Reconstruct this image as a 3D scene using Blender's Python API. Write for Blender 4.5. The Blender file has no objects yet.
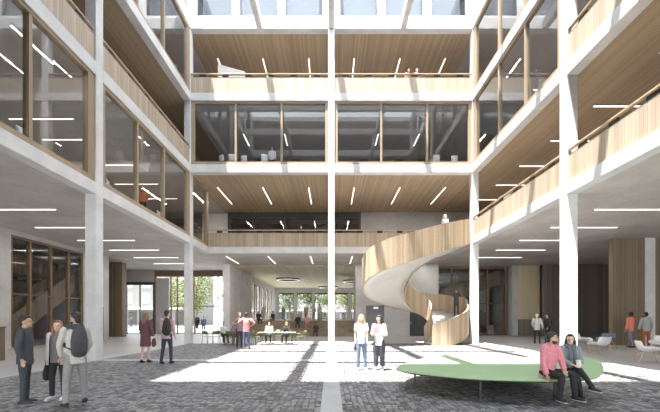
import bpy, bmesh, math, random
from mathutils import Vector, Matrix, Euler
random.seed(7)
PI = math.pi
SC = bpy.context.scene
COL = SC.collection
V = Vector

# ------------------------------------------------------------------ materials
def new_mat(name):
    m = bpy.data.materials.new(name); m.use_nodes = True
    nt = m.node_tree; b = nt.nodes['Principled BSDF']
    return m, nt, b

def N(nt, t, **kw):
    n = nt.nodes.new(t)
    for k, v in kw.items():
        setattr(n, k, v)
    return n

def ramp(nt, fac, stops):
    r = N(nt, 'ShaderNodeValToRGB')
    els = r.color_ramp.elements
    els[0].position, els[0].color = stops[0][0], (*stops[0][1], 1)
    els[1].position, els[1].color = stops[-1][0], (*stops[-1][1], 1)
    for p, c in stops[1:-1]:
        e = els.new(p); e.color = (*c, 1)
    nt.links.new(fac, r.inputs[0])
    return r.outputs[0]

def mathn(nt, op, a, b=None):
    n = N(nt, 'ShaderNodeMath', operation=op)
    for i, x in enumerate((a, b)):
        if x is None: continue
        if isinstance(x, (int, float)): n.inputs[i].default_value = x
        else: nt.links.new(x, n.inputs[i])
    return n.outputs[0]

def plain(name, col, rough=0.7, metal=0.0, var=0.08, scale=14.0, spec=0.5):
    m, nt, b = new_mat(name)
    tc = N(nt, 'ShaderNodeTexCoord'); no = N(nt, 'ShaderNodeTexNoise')
    no.inputs['Scale'].default_value = scale; no.inputs['Detail'].default_value = 3
    nt.links.new(tc.outputs['Object'], no.inputs['Vector'])
    c = ramp(nt, no.outputs['Fac'], [(0.3, tuple(max(0, x * (1 - var)) for x in col)), (0.7, tuple(min(1, x * (1 + var)) for x in col))])
    nt.links.new(c, b.inputs['Base Color'])
    b.inputs['Roughness'].default_value = rough; b.inputs['Metallic'].default_value = metal
    b.inputs['Specular IOR Level'].default_value = spec
    return m

def concrete(name, lo, hi, scale=0.9, rough=0.75, bump=0.05):
    m, nt, b = new_mat(name)
    tc = N(nt, 'ShaderNodeTexCoord')
    n1 = N(nt, 'ShaderNodeTexNoise'); n1.inputs['Scale'].default_value = scale; n1.inputs['Detail'].default_value = 8; n1.inputs['Roughness'].default_value = 0.65
    n2 = N(nt, 'ShaderNodeTexNoise'); n2.inputs['Scale'].default_value = scale * 22; n2.inputs['Detail'].default_value = 4
    nt.links.new(tc.outputs['Object'], n1.inputs['Vector']); nt.links.new(tc.outputs['Object'], n2.inputs['Vector'])
    f = mathn(nt, 'ADD', mathn(nt, 'MULTIPLY', n1.outputs['Fac'], 0.75), mathn(nt, 'MULTIPLY', n2.outputs['Fac'], 0.25))
    c = ramp(nt, f, [(0.33, lo), (0.66, hi)])
    nt.links.new(c, b.inputs['Base Color']); b.inputs['Roughness'].default_value = rough
    bp = N(nt, 'ShaderNodeBump'); bp.inputs['Strength'].default_value = bump; bp.inputs['Distance'].default_value = 0.02
    nt.links.new(n2.outputs['Fac'], bp.inputs['Height']); nt.links.new(bp.outputs[0], b.inputs['Normal'])
    return m

def boards(name, lo, hi, mode='v', width=0.11, grain=(9, 9, 0.7), gap=0.07, gapdark=0.45, rough=0.55):
    """timber boards; mode v: upright boards on any upright face, x: boards run along y, uv: boards across the U of a UV map"""
    m, nt, b = new_mat(name)
    tc = N(nt, 'ShaderNodeTexCoord'); sx = N(nt, 'ShaderNodeSeparateXYZ')
    nt.links.new(tc.outputs['UV' if mode == 'uv' else 'Object'], sx.inputs[0])
    if mode == 'v': u = mathn(nt, 'ADD', sx.outputs[0], sx.outputs[1])
    elif mode == 'y': u = sx.outputs[1]
    else: u = sx.outputs[0]
    us = mathn(nt, 'DIVIDE', u, width)
    fl = mathn(nt, 'FLOOR', us)
    wn = N(nt, 'ShaderNodeTexWhiteNoise', noise_dimensions='1D'); nt.links.new(fl, wn.inputs['W'])
    fr = mathn(nt, 'FRACT', us)
    mp = N(nt, 'ShaderNodeMapping'); mp.inputs['Scale'].default_value = grain
    nt.links.new(tc.outputs['UV' if mode == 'uv' else 'Object'], mp.inputs['Vector'])
    no = N(nt, 'ShaderNodeTexNoise'); no.inputs['Scale'].default_value = 1.0; no.inputs['Detail'].default_value = 5
    nt.links.new(mp.outputs[0], no.inputs['Vector'])
    f = mathn(nt, 'ADD', mathn(nt, 'MULTIPLY', wn.outputs['Value'], 0.5), mathn(nt, 'MULTIPLY', no.outputs['Fac'], 0.5))
    c = ramp(nt, f, [(0.15, lo), (0.85, hi)])
    g = mathn(nt, 'LESS_THAN', fr, gap)
    mx = N(nt, 'ShaderNodeMix', data_type='RGBA', blend_type='MULTIPLY')
    nt.links.new(g, mx.inputs[0]); nt.links.new(c, mx.inputs[6]); mx.inputs[7].default_value = (gapdark, gapdark, gapdark, 1)
    nt.links.new(mx.outputs[2], b.inputs['Base Color']); b.inputs['Roughness'].default_value = rough
    return m

def cobble_mat():
    m, nt, b = new_mat('cobblestone')
    tc = N(nt, 'ShaderNodeTexCoord')
    wob = N(nt, 'ShaderNodeTexNoise'); wob.inputs['Scale'].default_value = 1.6; wob.inputs['Detail'].default_value = 2
    nt.links.new(tc.outputs['Object'], wob.inputs['Vector'])
    sc = N(nt, 'ShaderNodeVectorMath', operation='SCALE'); sc.inputs['Scale'].default_value = 0.10
    nt.links.new(wob.outputs['Color'], sc.inputs[0])
    ad = N(nt, 'ShaderNodeVectorMath', operation='ADD'); nt.links.new(tc.outputs['Object'], ad.inputs[0]); nt.links.new(sc.outputs[0], ad.inputs[1])
    vo = N(nt, 'ShaderNodeTexVoronoi', feature='F1', distance='CHEBYCHEV'); vo.inputs['Scale'].default_value = 8.4; vo.inputs['Randomness'].default_value = 0.4
    nt.links.new(ad.outputs[0], vo.inputs['Vector'])
    ve = N(nt, 'ShaderNodeTexVoronoi', feature='DISTANCE_TO_EDGE'); ve.inputs['Scale'].default_value = 8.4; ve.inputs['Randomness'].default_value = 0.4
    nt.links.new(ad.outputs[0], ve.inputs['Vector'])
    sx = N(nt, 'ShaderNodeSeparateColor'); nt.links.new(vo.outputs['Color'], sx.inputs[0])
    fine = N(nt, 'ShaderNodeTexNoise'); fine.inputs['Scale'].default_value = 55; nt.links.new(tc.outputs['Object'], fine.inputs['Vector'])
    big = N(nt, 'ShaderNodeTexNoise'); big.inputs['Scale'].default_value = 0.5; nt.links.new(tc.outputs['Object'], big.inputs['Vector'])
    f = mathn(nt, 'ADD', mathn(nt, 'MULTIPLY', sx.outputs[0], 0.55), mathn(nt, 'ADD', mathn(nt, 'MULTIPLY', fine.outputs['Fac'], 0.2), mathn(nt, 'MULTIPLY', big.outputs['Fac'], 0.25)))
    c = ramp(nt, f, [(0.2, COB_LO), (0.5, tuple((x + y) / 2 for x, y in zip(COB_LO, COB_HI))), (0.85, COB_HI)])
    e = ramp(nt, ve.outputs['Distance'], [(0.03, (0.13, 0.13, 0.13)), (0.1, (1, 1, 1))])
    mx = N(nt, 'ShaderNodeMix', data_type='RGBA', blend_type='MULTIPLY'); mx.inputs[0].default_value = 1
    nt.links.new(c, mx.inputs[6]); nt.links.new(e, mx.inputs[7]); nt.links.new(mx.outputs[2], b.inputs['Base Color'])
    b.inputs['Roughness'].default_value = 0.5
    bp = N(nt, 'ShaderNodeBump'); bp.inputs['Strength'].default_value = 0.9; bp.inputs['Distance'].default_value = 0.03
    h = ramp(nt, ve.outputs['Distance'], [(0.0, (0, 0, 0)), (0.28, (1, 1, 1))])
    nt.links.new(h, bp.inputs['Height']); nt.links.new(bp.outputs[0], b.inputs['Normal'])
    return m

def glass_mat(name, tint=(0.93, 0.95, 0.96), refl=1.0):
    m = bpy.data.materials.new(name); m.use_nodes = True; nt = m.node_tree
    for n in list(nt.nodes): nt.nodes.remove(n)
    out = N(nt, 'ShaderNodeOutputMaterial'); tr = N(nt, 'ShaderNodeBsdfTransparent'); gl = N(nt, 'ShaderNodeBsdfGlossy')
    tr.inputs[0].default_value = (*tint, 1); gl.inputs['Roughness'].default_value = 0.0
    lw = N(nt, 'ShaderNodeLayerWeight'); lw.inputs['Blend'].default_value = 0.5
    f = mathn(nt, 'MULTIPLY', mathn(nt, 'ADD', mathn(nt, 'MULTIPLY', mathn(nt, 'POWER', lw.outputs['Facing'], 4.0), 0.8), 0.045), refl)
    mx = N(nt, 'ShaderNodeMixShader'); nt.links.new(f, mx.inputs[0]); nt.links.new(tr.outputs[0], mx.inputs[1]); nt.links.new(gl.outputs[0], mx.inputs[2])
    nt.links.new(mx.outputs[0], out.inputs[0])
    return m

def emit(name, col, s):
    m, nt, b = new_mat(name)
    b.inputs['Base Color'].default_value = (*col, 1)
    b.inputs['Emission Color'].default_value = (*col, 1); b.inputs['Emission Strength'].default_value = s
    return m

COB_LO, COB_HI = (0.06, 0.06, 0.065), (0.36, 0.355, 0.365)
M = {}
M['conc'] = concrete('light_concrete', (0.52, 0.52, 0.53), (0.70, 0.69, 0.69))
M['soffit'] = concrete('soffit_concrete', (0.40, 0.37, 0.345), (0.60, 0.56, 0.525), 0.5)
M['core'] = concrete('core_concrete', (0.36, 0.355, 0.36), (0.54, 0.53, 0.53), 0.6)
M['floor'] = concrete('polished_floor', (0.34, 0.335, 0.34), (0.46, 0.455, 0.46), 0.35, 0.38, 0.01)
M['strip'] = concrete('paving_strip', (0.36, 0.36, 0.365), (0.46, 0.46, 0.465), 1.0)
M['plaza'] = concrete('plaza_paving', (0.33, 0.325, 0.31), (0.40, 0.39, 0.38), 0.3)
M['cobble'] = cobble_mat()
M['oak'] = boards('oak_boards', (0.35, 0.275, 0.205), (0.51, 0.42, 0.325), 'v', 0.13)
M['oak_uv'] = boards('oak_boards_round_the_stair', (0.33, 0.245, 0.16), (0.56, 0.445, 0.315), 'uv', 0.13)
M['frame'] = boards('oak_frame', (0.28, 0.21, 0.14), (0.39, 0.30, 0.205), 'v', 0.9, gap=0.0)
M['rail'] = plain('handrail_oak', (0.50, 0.37, 0.25), 0.5)
M['ceil'] = boards('timber_ceiling', (0.34, 0.255, 0.17), (0.50, 0.385, 0.265), 'x', 0.12, (9, 0.6, 9))
M['ceil_side'] = boards('timber_ceiling_side', (0.32, 0.24, 0.16), (0.46, 0.35, 0.24), 'x', 0.12, (9, 0.6, 9))
M['dark_slat'] = boards('dark_slats', (0.16, 0.14, 0.125), (0.27, 0.235, 0.21), 'v', 0.2, gap=0.12)
M['brown_slat'] = boards('brown_slats', (0.15, 0.11, 0.078), (0.24, 0.18, 0.13), 'v', 0.16, gap=0.1)
M['brown_frame'] = plain('brown_frame', (0.16, 0.105, 0.065), 0.5)
M['pale_wood'] = boards('pale_wood', (0.50, 0.42, 0.28), (0.62, 0.53, 0.37), 'v', 0.3, gap=0.02)
M['hall_ceil'] = boards('hall_ceiling', (0.58, 0.50, 0.33), (0.68, 0.60, 0.43), 'x', 0.3, (5, 0.6, 5), gap=0.03, gapdark=0.8)
M['step_wood'] = boards('step_wood', (0.20, 0.15, 0.105), (0.31, 0.24, 0.17), 'v', 0.6, (0.6, 9, 9), gap=0.01)
M['dark'] = plain('dark_metal', (0.03, 0.03, 0.033), 0.4)
M['dark_frame'] = plain('dark_frame', (0.055, 0.055, 0.06), 0.5)
M['dark_panel'] = plain('dark_interior', (0.10, 0.10, 0.115), 0.7)
M['office'] = concrete('office_wall', (0.36, 0.33, 0.33), (0.48, 0.45, 0.45), 0.6)
M['office_ceil'] = concrete('office_ceiling', (0.40, 0.385, 0.38), (0.52, 0.505, 0.50), 0.5)
M['white'] = plain('white_paint', (0.78, 0.78, 0.78), 0.5, var=0.02)
M['blind'] = plain('roller_blind', (0.17, 0.195, 0.225), 0.8, var=0.03)  # grey-blue standing in for sky reflected by the attic glass
M['glass'] = glass_mat('clear_glass', (0.93, 0.94, 0.95), 1.2)
M['clear'] = glass_mat('entrance_glass', (0.96, 0.97, 0.97), 0.7)
M['lamp'] = emit('lit_diffuser', (1.0, 0.95, 0.86), 0.85)
M['ring_lamp'] = emit('ring_diffuser', (1.0, 0.95, 0.86), 0.45)
M['lamp_body'] = plain('lamp_body', (0.5, 0.5, 0.5), 0.4)
M['ring'] = plain('ring_casing', (0.10, 0.09, 0.075), 0.5)
M['green'] = plain('green_upholstery', (0.30, 0.42, 0.24), 0.85, var=0.04, scale=60)
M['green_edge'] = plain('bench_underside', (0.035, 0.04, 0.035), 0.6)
M['olive'] = plain('olive_paint', (0.11, 0.12, 0.055), 0.45)
M['pale_green'] = plain('pale_green_top', (0.42, 0.46, 0.38), 0.5)
M['shell'] = plain('white_shell', (0.66, 0.66, 0.68), 0.45, var=0.03)
M['blue_shell'] = plain('blue_grey_shell', (0.13, 0.17, 0.25), 0.6)
M['leg_wood'] = plain('ash_legs', (0.52, 0.39, 0.26), 0.5)
M['leaf'] = plain('leaf_green', (0.06, 0.095, 0.02), 0.7, var=0.5, scale=0.9)
M['leaf2'] = plain('leaf_yellow_green', (0.11, 0.135, 0.03), 0.7, var=0.4, scale=0.9)
M['bark'] = plain('bark', (0.16, 0.12, 0.09), 0.9, var=0.3)
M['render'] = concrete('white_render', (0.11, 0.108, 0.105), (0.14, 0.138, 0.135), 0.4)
M['shop'] = plain('shop_front', (0.02, 0.018, 0.016), 0.4)
M['exit'] = emit('exit_sign', (0.75, 0.95, 0.85), 0.25)

# ------------------------------------------------------------------ helpers
def link(name, mesh, parent=None):
    o = bpy.data.objects.new(name, mesh); COL.objects.link(o)
    if parent is not None: o.parent = parent
    return o

class MB:
    def __init__(s): s.v = []; s.f = []; s.uv = None; s.sm = False
    def box(s, x0, x1, y0, y1, z0, z1):
        b = len(s.v)
        s.v += [(x0,y0,z0),(x1,y0,z0),(x1,y1,z0),(x0,y1,z0),(x0,y0,z1),(x1,y0,z1),(x1,y1,z1),(x0,y1,z1)]
        s.f += [tuple(b+i for i in q) for q in ((0,3,2,1),(4,5,6,7),(0,1,5,4),(1,2,6,5),(2,3,7,6),(3,0,4,7))]
        return s
    def hexa(s, bottom, top):
        b = len(s.v); s.v += list(bottom) + list(top)
        s.f += [tuple(b+i for i in q) for q in ((0,3,2,1),(4,5,6,7),(0,1,5,4),(1,2,6,5),(2,3,7,6),(3,0,4,7))]
        return s
    def prism(s, pts, z0, z1):
        b = len(s.v); n = len(pts)
        s.v += [(x,y,z0) for x,y in pts] + [(x,y,z1) for x,y in pts]
        s.f.append(tuple(b+i for i in reversed(range(n)))); s.f.append(tuple(b+n+i for i in range(n)))
        for i in range(n): s.f.append((b+i, b+(i+1)%n, b+n+(i+1)%n, b+n+i))
        return s
    def tube(s, pts, r, seg=8):
        pts = [V(p) for p in pts]
        rs = r if isinstance(r, (list, tuple)) else [r]*len(pts)
        b = len(s.v); n = len(pts)
        for i, p in enumerate(pts):
            t = (pts[min(i+1,n-1)] - pts[max(i-1,0)]).normalized()
            a = t.orthogonal() if abs(t.z) > .95 else t.cross(V((0,0,1)))
            a.normalize(); c = t.cross(a)
            for k in range(seg):
                an = 2*PI*k/seg
                s.v.append(tuple(p + (a*math.cos(an)+c*math.sin(an))*rs[i]))
        for i in range(n-1):
            for k in range(seg):
                s.f.append((b+i*seg+k, b+i*seg+(k+1)%seg, b+(i+1)*seg+(k+1)%seg, b+(i+1)*seg+k))
        s.f.append(tuple(b+k for k in reversed(range(seg)))); s.f.append(tuple(b+(n-1)*seg+k for k in range(seg)))
        return s
    def grid(s, rows, closed=False):
        """sheet through rows of points (all rows equally long)"""
        b = len(s.v); m = len(rows[0])
        for r in rows: s.v += [tuple(p) for p in r]
        for i in range(len(rows)-1):
            for k in range(m if closed else m-1):
                s.f.append((b+i*m+k, b+i*m+(k+1)%m, b+(i+1)*m+(k+1)%m, b+(i+1)*m+k))
        return s
    def lathe(s, prof, c=(0,0,0), seg=24):
        rows = [[(c[0]+r*math.cos(2*PI*k/seg), c[1]+r*math.sin(2*PI*k/seg), c[2]+z) for k in range(seg)] for r, z in prof]
        return s.grid(rows, True)
    def mesh(s, name, mat, smooth=False, recalc=True):
        me = bpy.data.meshes.new(name); me.from_pydata(s.v, [], s.f); me.update()
        if recalc:
            bm = bmesh.new(); bm.from_mesh(me); bmesh.ops.recalc_face_normals(bm, faces=bm.faces); bm.to_mesh(me); bm.free()
        for mm in (mat if isinstance(mat, (list, tuple)) else [mat]): me.materials.append(mm)
        if smooth: me.shade_smooth()
        return me
    def build(s, name, mat, parent=None, smooth=False, bevel=0.0, segs=2):
        me = s.mesh(name, mat, smooth)
        if bevel > 0:
            bm = bmesh.new(); bm.from_mesh(me)
            bmesh.ops.bevel(bm, geom=list(bm.edges), offset=bevel, segments=segs, affect='EDGES', clamp_overlap=True)
            bm.to_mesh(me); bm.free()
        return link(name, me, parent)

def solid(name, rows, th, mat, parent=None, smooth=True, closed=False):
    """sheet with thickness"""
    mb = MB().grid(rows, closed); me = mb.mesh(name, mat, smooth, recalc=False)
    o = link(name, me, parent)
    md = o.modifiers.new('th', 'SOLIDIFY'); md.thickness = th; md.offset = 0
    return bake(o)

def bake(o):
    dg = bpy.context.evaluated_depsgraph_get()
    me = bpy.data.meshes.new_from_object(o.evaluated_get(dg))
    o.modifiers.clear(); old = o.data; o.data = me; me.name = o.name
    if old.users == 0: bpy.data.meshes.remove(old)
    return o

def empty(name, loc=(0,0,0), rz=0.0):
    o = bpy.data.objects.new(name, None); COL.objects.link(o); o.location = loc; o.rotation_euler = (0,0,rz)
    o.empty_display_size = 0.2
    return o

def tag(o, label=None, cat=None, group=None, kind=None):
    if label: o['label'] = label
    if cat: o['category'] = cat
    if group: o['group'] = group
    if kind: o['kind'] = kind
    return o

def struct(o, label=None):
    o['kind'] = 'structure'
    if label: o['label'] = label; o['category'] = o.name.split('.')[0].split('_')[0]
    return o

def box(name, x0, x1, y0, y1, z0, z1, mat, parent=None, bevel=0.0):
    return MB().box(x0,x1,y0,y1,z0,z1).build(name, mat, parent, bevel=bevel)

CHILDREN = {}
def copy_tree(o, parent=None):
    c = o.copy(); COL.objects.link(c)
    if parent is not None: c.parent = parent
    for ch in list(o.children): copy_tree(ch, c)
    return c
# ------------------------------------------------------------------ camera, light, world
E = 1.65; F = 350.0; HX, HY = 331.4, 317.6
cam_d = bpy.data.cameras.new('camera'); cam = bpy.data.objects.new('camera', cam_d); COL.objects.link(cam)
cam.location = (0, 0, E); cam.rotation_euler = (PI/2, 0, 0)
cam_d.sensor_width = 36; cam_d.lens = F/660*36
cam_d.shift_y = (HY-206)/660; cam_d.shift_x = -(HX-330)/660
cam_d.clip_end = 400; cam_d.clip_start = 0.05
SC.camera = cam
SC.view_settings.view_transform = 'Standard'; SC.view_settings.look = 'None'
SC.view_settings.exposure = 1.55; SC.view_settings.gamma = 1.0; SC.view_settings.use_curve_mapping = False
SUN, SKY = 10.0, 2.1
sd = bpy.data.lights.new('sun', 'SUN'); sd.energy = SUN; sd.angle = math.radians(0.6); sd.color = (1.0, 0.95, 0.88)
so = bpy.data.objects.new('sun', sd); COL.objects.link(so)
so.rotation_euler = V((0.175, 0.16, -1.0)).to_track_quat('-Z', 'Y').to_euler(); so.location = (-6, 4, 40)
w = bpy.data.worlds.new('sky'); SC.world = w; w.use_nodes = True
bg = w.node_tree.nodes['Background']
tcw = N(w.node_tree, 'ShaderNodeTexCoord'); sxw = N(w.node_tree, 'ShaderNodeSeparateXYZ')
w.node_tree.links.new(tcw.outputs['Generated'], sxw.inputs[0])
cw = ramp(w.node_tree, sxw.outputs[2], [(0.0, (1.0, 0.99, 0.96)), (0.35, (0.90, 0.95, 1.0)), (1.0, (0.80, 0.89, 1.0))])
w.node_tree.links.new(cw, bg.inputs['Color']); bg.inputs['Strength'].default_value = SKY

def at(px, py, Y):   # ground-plan helper used while measuring
    return ((px-HX)/F*Y, Y, E+(HY-py)/F*Y)

# ------------------------------------------------------------------ storey heights
L1b, L1t, L2b, L2t, L3b, L3t, L4b, L4t, RF = 6.38, 6.83, 10.93, 11.45, 15.52, 16.02, 20.11, 20.82, 24.2
XI, XO = 9.0, 9.42          # inner / outer face of the side columns
YN0, YN1 = 13.376, 13.81    # middle column row
YB0, YB1 = 22.36, 22.80     # back column row
YF0, YF1 = 4.7, 5.12        # front row
YG = 25.6                   # set-back gallery edge
XW = 27.0
# ground ----------------------------------------------------------
mb = MB()
mb.box(-XW, -XI, -9, 36, -.3, 0); mb.box(XI, XW, -9, 36, -.3, 0); mb.box(-XI, XI, -9, YF0, -.3, 0); mb.box(-XI, XI, 22.3, 33.2, -.3, 0)
struct(mb.build('floor', M['floor']))
mb = MB()
for x0, x1 in ((-XI, -.2), (.2, XI)):
    for y0, y1 in ((YF0, YN0), (YN1, 22.3)): mb.box(x0, x1, y0, y1, -.3, 0)
struct(mb.build('cobble_floor', M['cobble']))
struct(MB().box(-.2,.2,YF0,22.3,-.3,.004).box(-XI,-.2,YN0,YN1,-.3,.004).box(.2,XI,YN0,YN1,-.3,.004).build('floor_strip', M['strip']))
struct(MB().box(-9.0, 2.14, 33.6, 56.5, 1.0, 1.36).box(2.14, 6.2, 34, 56.5, 1.0, 1.36).build('floor_hall', M['floor']))
struct(MB().box(-120, 120, 36, 160, -.35, -.02).box(-120, -XW, -40, 36, -.35, -.02).box(XW,120,-40,36,-.35,-.02).build('ground', M['plaza']))
# columns ---------------------------------------------------------
def column(x0, x1, y0, y1, z1=RF):
    return struct(box('column', x0, x1, y0, y1, 0, z1, M['conc'], bevel=0.012))
for s in (-1, 1):
    for y0, y1 in ((YF0,YF1),(YN0,YN1),(YB0,YB1)):
        a, b = sorted((s*XI, s*XO)); column(a, b, y0, y1)
column(-.205, .205, YB0, YB1)
# beams -----------------------------------------------------------
def beam(x0,x1,y0,y1,z0,z1): return struct(box('beam', x0,x1,y0,y1,z0,z1, M['conc'], bevel=0.01))
LV = ((L1b,L1t),(L2b,L2t),(L3b,L3t),(L4b,L4t))
e = .003
for i,(z0,z1) in enumerate(LV):
    for s in (-1,1):
        a,b = sorted((s*(XI-e), s*XO))
        for y0,y1 in ((YF1,YN0),(YN1,YB0)): beam(a,b,y0-.02,y1+.02,z0,z1)
        if i == 0: beam(a,b,YB1-.02,YG+.4,z0,z1)
    if i == 0: beam(-XI,XI,YG,YG+.4,z0,z1)
    else:
        beam(-XI,-.2,YB0-e,YB1,z0,z1); beam(.2,XI,YB0-e,YB1,z0,z1)
    beam(-XI,XI,YF0,YF1,z0,z1)
for s in (-1,1):
    a,b = sorted((s*XI, s*XO)); beam(a,b,YF0,YB1,RF-.1,RF+.4)
beam(-XI,XI,YB0,YB1,RF-.1,RF+.4); beam(-XI,XI,YF0,YF1,RF-.1,RF+.4)
# roof girder grid
for x in (-4.6, 0, 4.6): beam(x-.17, x+.17, YF1, YB0, L4b+.02, L4t-.05)
for y in (17.7, 13.75, 9.6): beam(-XI, XI, y-.15, y+.15, L4b+.03, L4t-.06)
# slabs (wings) ---------------------------------------------------
def slab(name, regions, z0, z1, mat):
    m = MB()
    for r in regions: m.box(*r, z0, z1)
    return struct(m.build(name, mat))
def wing(back): return [(-XW,-XO,-9,36), (XO,XW,-9,36), (-XO,XO,back,36), (-XO,XO,-9,YF0)]
g = .03
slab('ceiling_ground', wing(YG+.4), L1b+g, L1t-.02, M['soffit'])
for i,(z0,z1) in enumerate(LV[1:]):
    slab('slab', wing(YB1), z0+g+.05, z1-.02, M['office_ceil'])
# timber ceilings that show from below
slab('ceiling_timber', [(-XO,XO,YB1,31)], L2b+.015, L2b+g+.05, M['ceil'])
slab('ceiling_timber', [(XO,XW,-9,36)], L2b+.015, L2b+g+.05, M['ceil_side'])
slab('ceiling_timber', [(-XW,-XO,-9,36)], L3b+.015, L3b+g+.05, M['ceil_side'])
slab('ceiling_timber', [(XO,XW,-9,YN0)], L3b+.015, L3b+g+.05, M['ceil_side'])
slab('ceiling_timber', [(-XO,XO,YB1,31)], L4b+.015, L4b+g+.05, M['ceil'])
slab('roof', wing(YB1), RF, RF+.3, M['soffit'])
# outer walls -------------------------------------------------------
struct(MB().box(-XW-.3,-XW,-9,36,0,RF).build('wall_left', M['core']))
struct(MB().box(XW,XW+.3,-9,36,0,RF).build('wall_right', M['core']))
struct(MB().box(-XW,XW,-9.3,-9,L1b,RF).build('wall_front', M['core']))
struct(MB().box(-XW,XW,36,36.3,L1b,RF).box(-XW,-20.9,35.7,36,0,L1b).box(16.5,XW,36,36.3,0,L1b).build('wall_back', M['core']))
# upper floors: inner walls a few metres behind the facade
m1, m2 = MB(), MB()
for z0,z1 in ((L1t,L2b),(L2t,L3b),(L3t,L4b),(L4t,RF)):
    for s in (-1,1):
        a,b = sorted((s*17.8, s*18.1)); m1.box(a,b,-8.9,35.9,z0-.03,z1+.1)
        a,b = sorted((s*17.55, s*17.8))
        for k in range(14): m2.box(a,b,-6.4+3.05*k,-5.6+3.05*k,z0-.03,z1+.1)
    if z0 != L1t: m1.box(-17.7,17.7,31,31.3,z0-.03,z1+.1)
struct(m1.build('wall_upper', M['office']))
struct(m2.build('wall_pier', M['dark_slat']))
m = MB()
for x in (-8,-6.1,-3.1,-.1,2.9,5.9,8): m.box(x-.35,x+.35,30.8,31,L2t,L3b+.05)
struct(m.build('wall_pier', M['dark_slat']))
# first-floor gallery rear wall
struct(MB().box(2.6,7.4,30.9,31.2,L1t-.02,L2b+.05).box(8.6,17.7,30.9,31.2,L1t-.02,L2b+.05).box(7.4,8.6,30.9,31.2,L1t+2.5,L2b+.05).build('wall_gallery', M['core']))
struct(box('wall_gallery', -11.6,-9.15,31.4,31.6,L1t-.02,L2b+.05, M['white']))
struct(box('wall_gallery', -11.6,17.7,35.0,35.2,L1t-.02,L2b+.05, M['dark_panel']))
struct(box('wall_gallery', 7.2,8.8,32.4,32.6,L1t-.02,L1t+2.6, M['dark_slat']))
struct(MB().box(9.5,17.6,27.6,30.88,L1t+2.35,L1t+2.7).build('lintel', M['brown_slat']))

# ------------------------------------------------------------------ glazing
WN = [0]
def window(axis, c, a0, a1, z0, z1, mull, fmat, gmat, fw=.13, mw=.12, fd=.22, sill=.2, head=.13, transom=(), jamb=None):
    """glazed bay in a plane: axis 'y' runs along y at x=c; axis 'x' runs along x at y=c"""
    WN[0] += 1
    o = empty('window_%d' % WN[0]); struct(o)
    def put(m, p0, p1, q0, q1, d=fd):
        if axis == 'y': m.box(c-d/2, c+d/2, p0, p1, q0, q1)
        else: m.box(p0, p1, c-d/2, c+d/2, q0, q1)
    j = jamb or (fw, fw)
    f = MB(); put(f,a0,a0+j[0],z0,z1); put(f,a1-j[1],a1,z0,z1); put(f,a0+j[0],a1-j[1],z0,z0+sill); put(f,a0+j[0],a1-j[1],z1-head,z1)
    fo = f.build('window_frame', fmat, o)
    for q in mull:
        mm = MB(); put(mm, q-mw/2, q+mw/2, z0+sill, z1-head, fd*.9); mm.build('mullion', fmat, o)
    for t in transom:
        mm = MB(); put(mm, a0+j[0], a1-j[1], t-.04, t+.04, fd*.6); mm.build('transom', fmat, o)
    edges = [a0+j[0]] + list(mull) + [a1-j[1]]
    for p,q in zip(edges[:-1], edges[1:]):
        gm = MB(); put(gm, p, q, z0+sill, z1-head, .02); gm.build('glass_pane', gmat, o)
    return o
window('x', -9.1, -XW, XW, 0, L1b, [-24+4*i for i in range(13)], M['brown_frame'], M['clear'], fw=.2, mw=.12)  # unseen front glazing, added so skylight brightens the front hall
for s in (-1,1):
    c = s*(XI+.16)
    near = (YF1, YN0, [7.9, 10.55]); far = (YN1, YB0, [16.4, 19.0])
    for a0,a1,ml in (near, far):
        if s < 0: window('y', c, a0, a1, L1t, L2b, ml, M['frame'], M['glass'], jamb=(.2,.35))
        if s > 0 and a0 > 10: window('y', c, a0, a1, L2t, L3b, ml, M['frame'], M['glass'], jamb=(.2,.35))
        window('y', c, a0, a1, L3t, L4b, ml, M['frame'], M['glass'], jamb=(.2,.35))
        window('y', c, a0, a1, L4t, RF, ml, M['white'], M['glass'])
window('y', -(XI+.16), YB1, YG+.2, L1t, L2b, [], M['frame'], M['glass'], jamb=(.12,.4))
for x0,x1,ml in ((-XI,-.2,[-6.15,-3.2]),(.2,XI,[3.2,6.15])):
    window('x', YB0+.2, x0, x1, L2t, L3b, ml, M['frame'], M['glass'], jamb=(.2,.2))
    window('x', YB0+.2, x0, x1, L4t, RF, ml, M['white'], M['glass'], mw=.5, jamb=(.35,.35))
    b = MB()
    e0 = [x0+.3]+ml+[x1-.3]
    for p,q in zip(e0[:-1],e0[1:]):
        tag(MB().box(p+.3,q-.3,YB0+.5,YB0+.52,L4t+.2,RF-.1).build('roller_blind', M['blind']),  # opaque panel added behind the glass to imitate reflected sky
            'grey-blue panel imitating reflected sky in attic window %s of centre column, %s' % (('east' if p>0 else 'west'), {0:'beside the column',1:'middle of three',2:'beside the corner'}[(0 if min(abs(p),abs(q))<1 else 1 if min(abs(p),abs(q))<4.5 else 2)]), 'blind', 'attic window sky panels')
window('x', 31.0, -9.15, 2.6, L1t, L2b, [-6.9, -4.1, -1.3], M['dark_frame'], M['glass'], fw=.2, mw=.18, head=.55)

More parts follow.
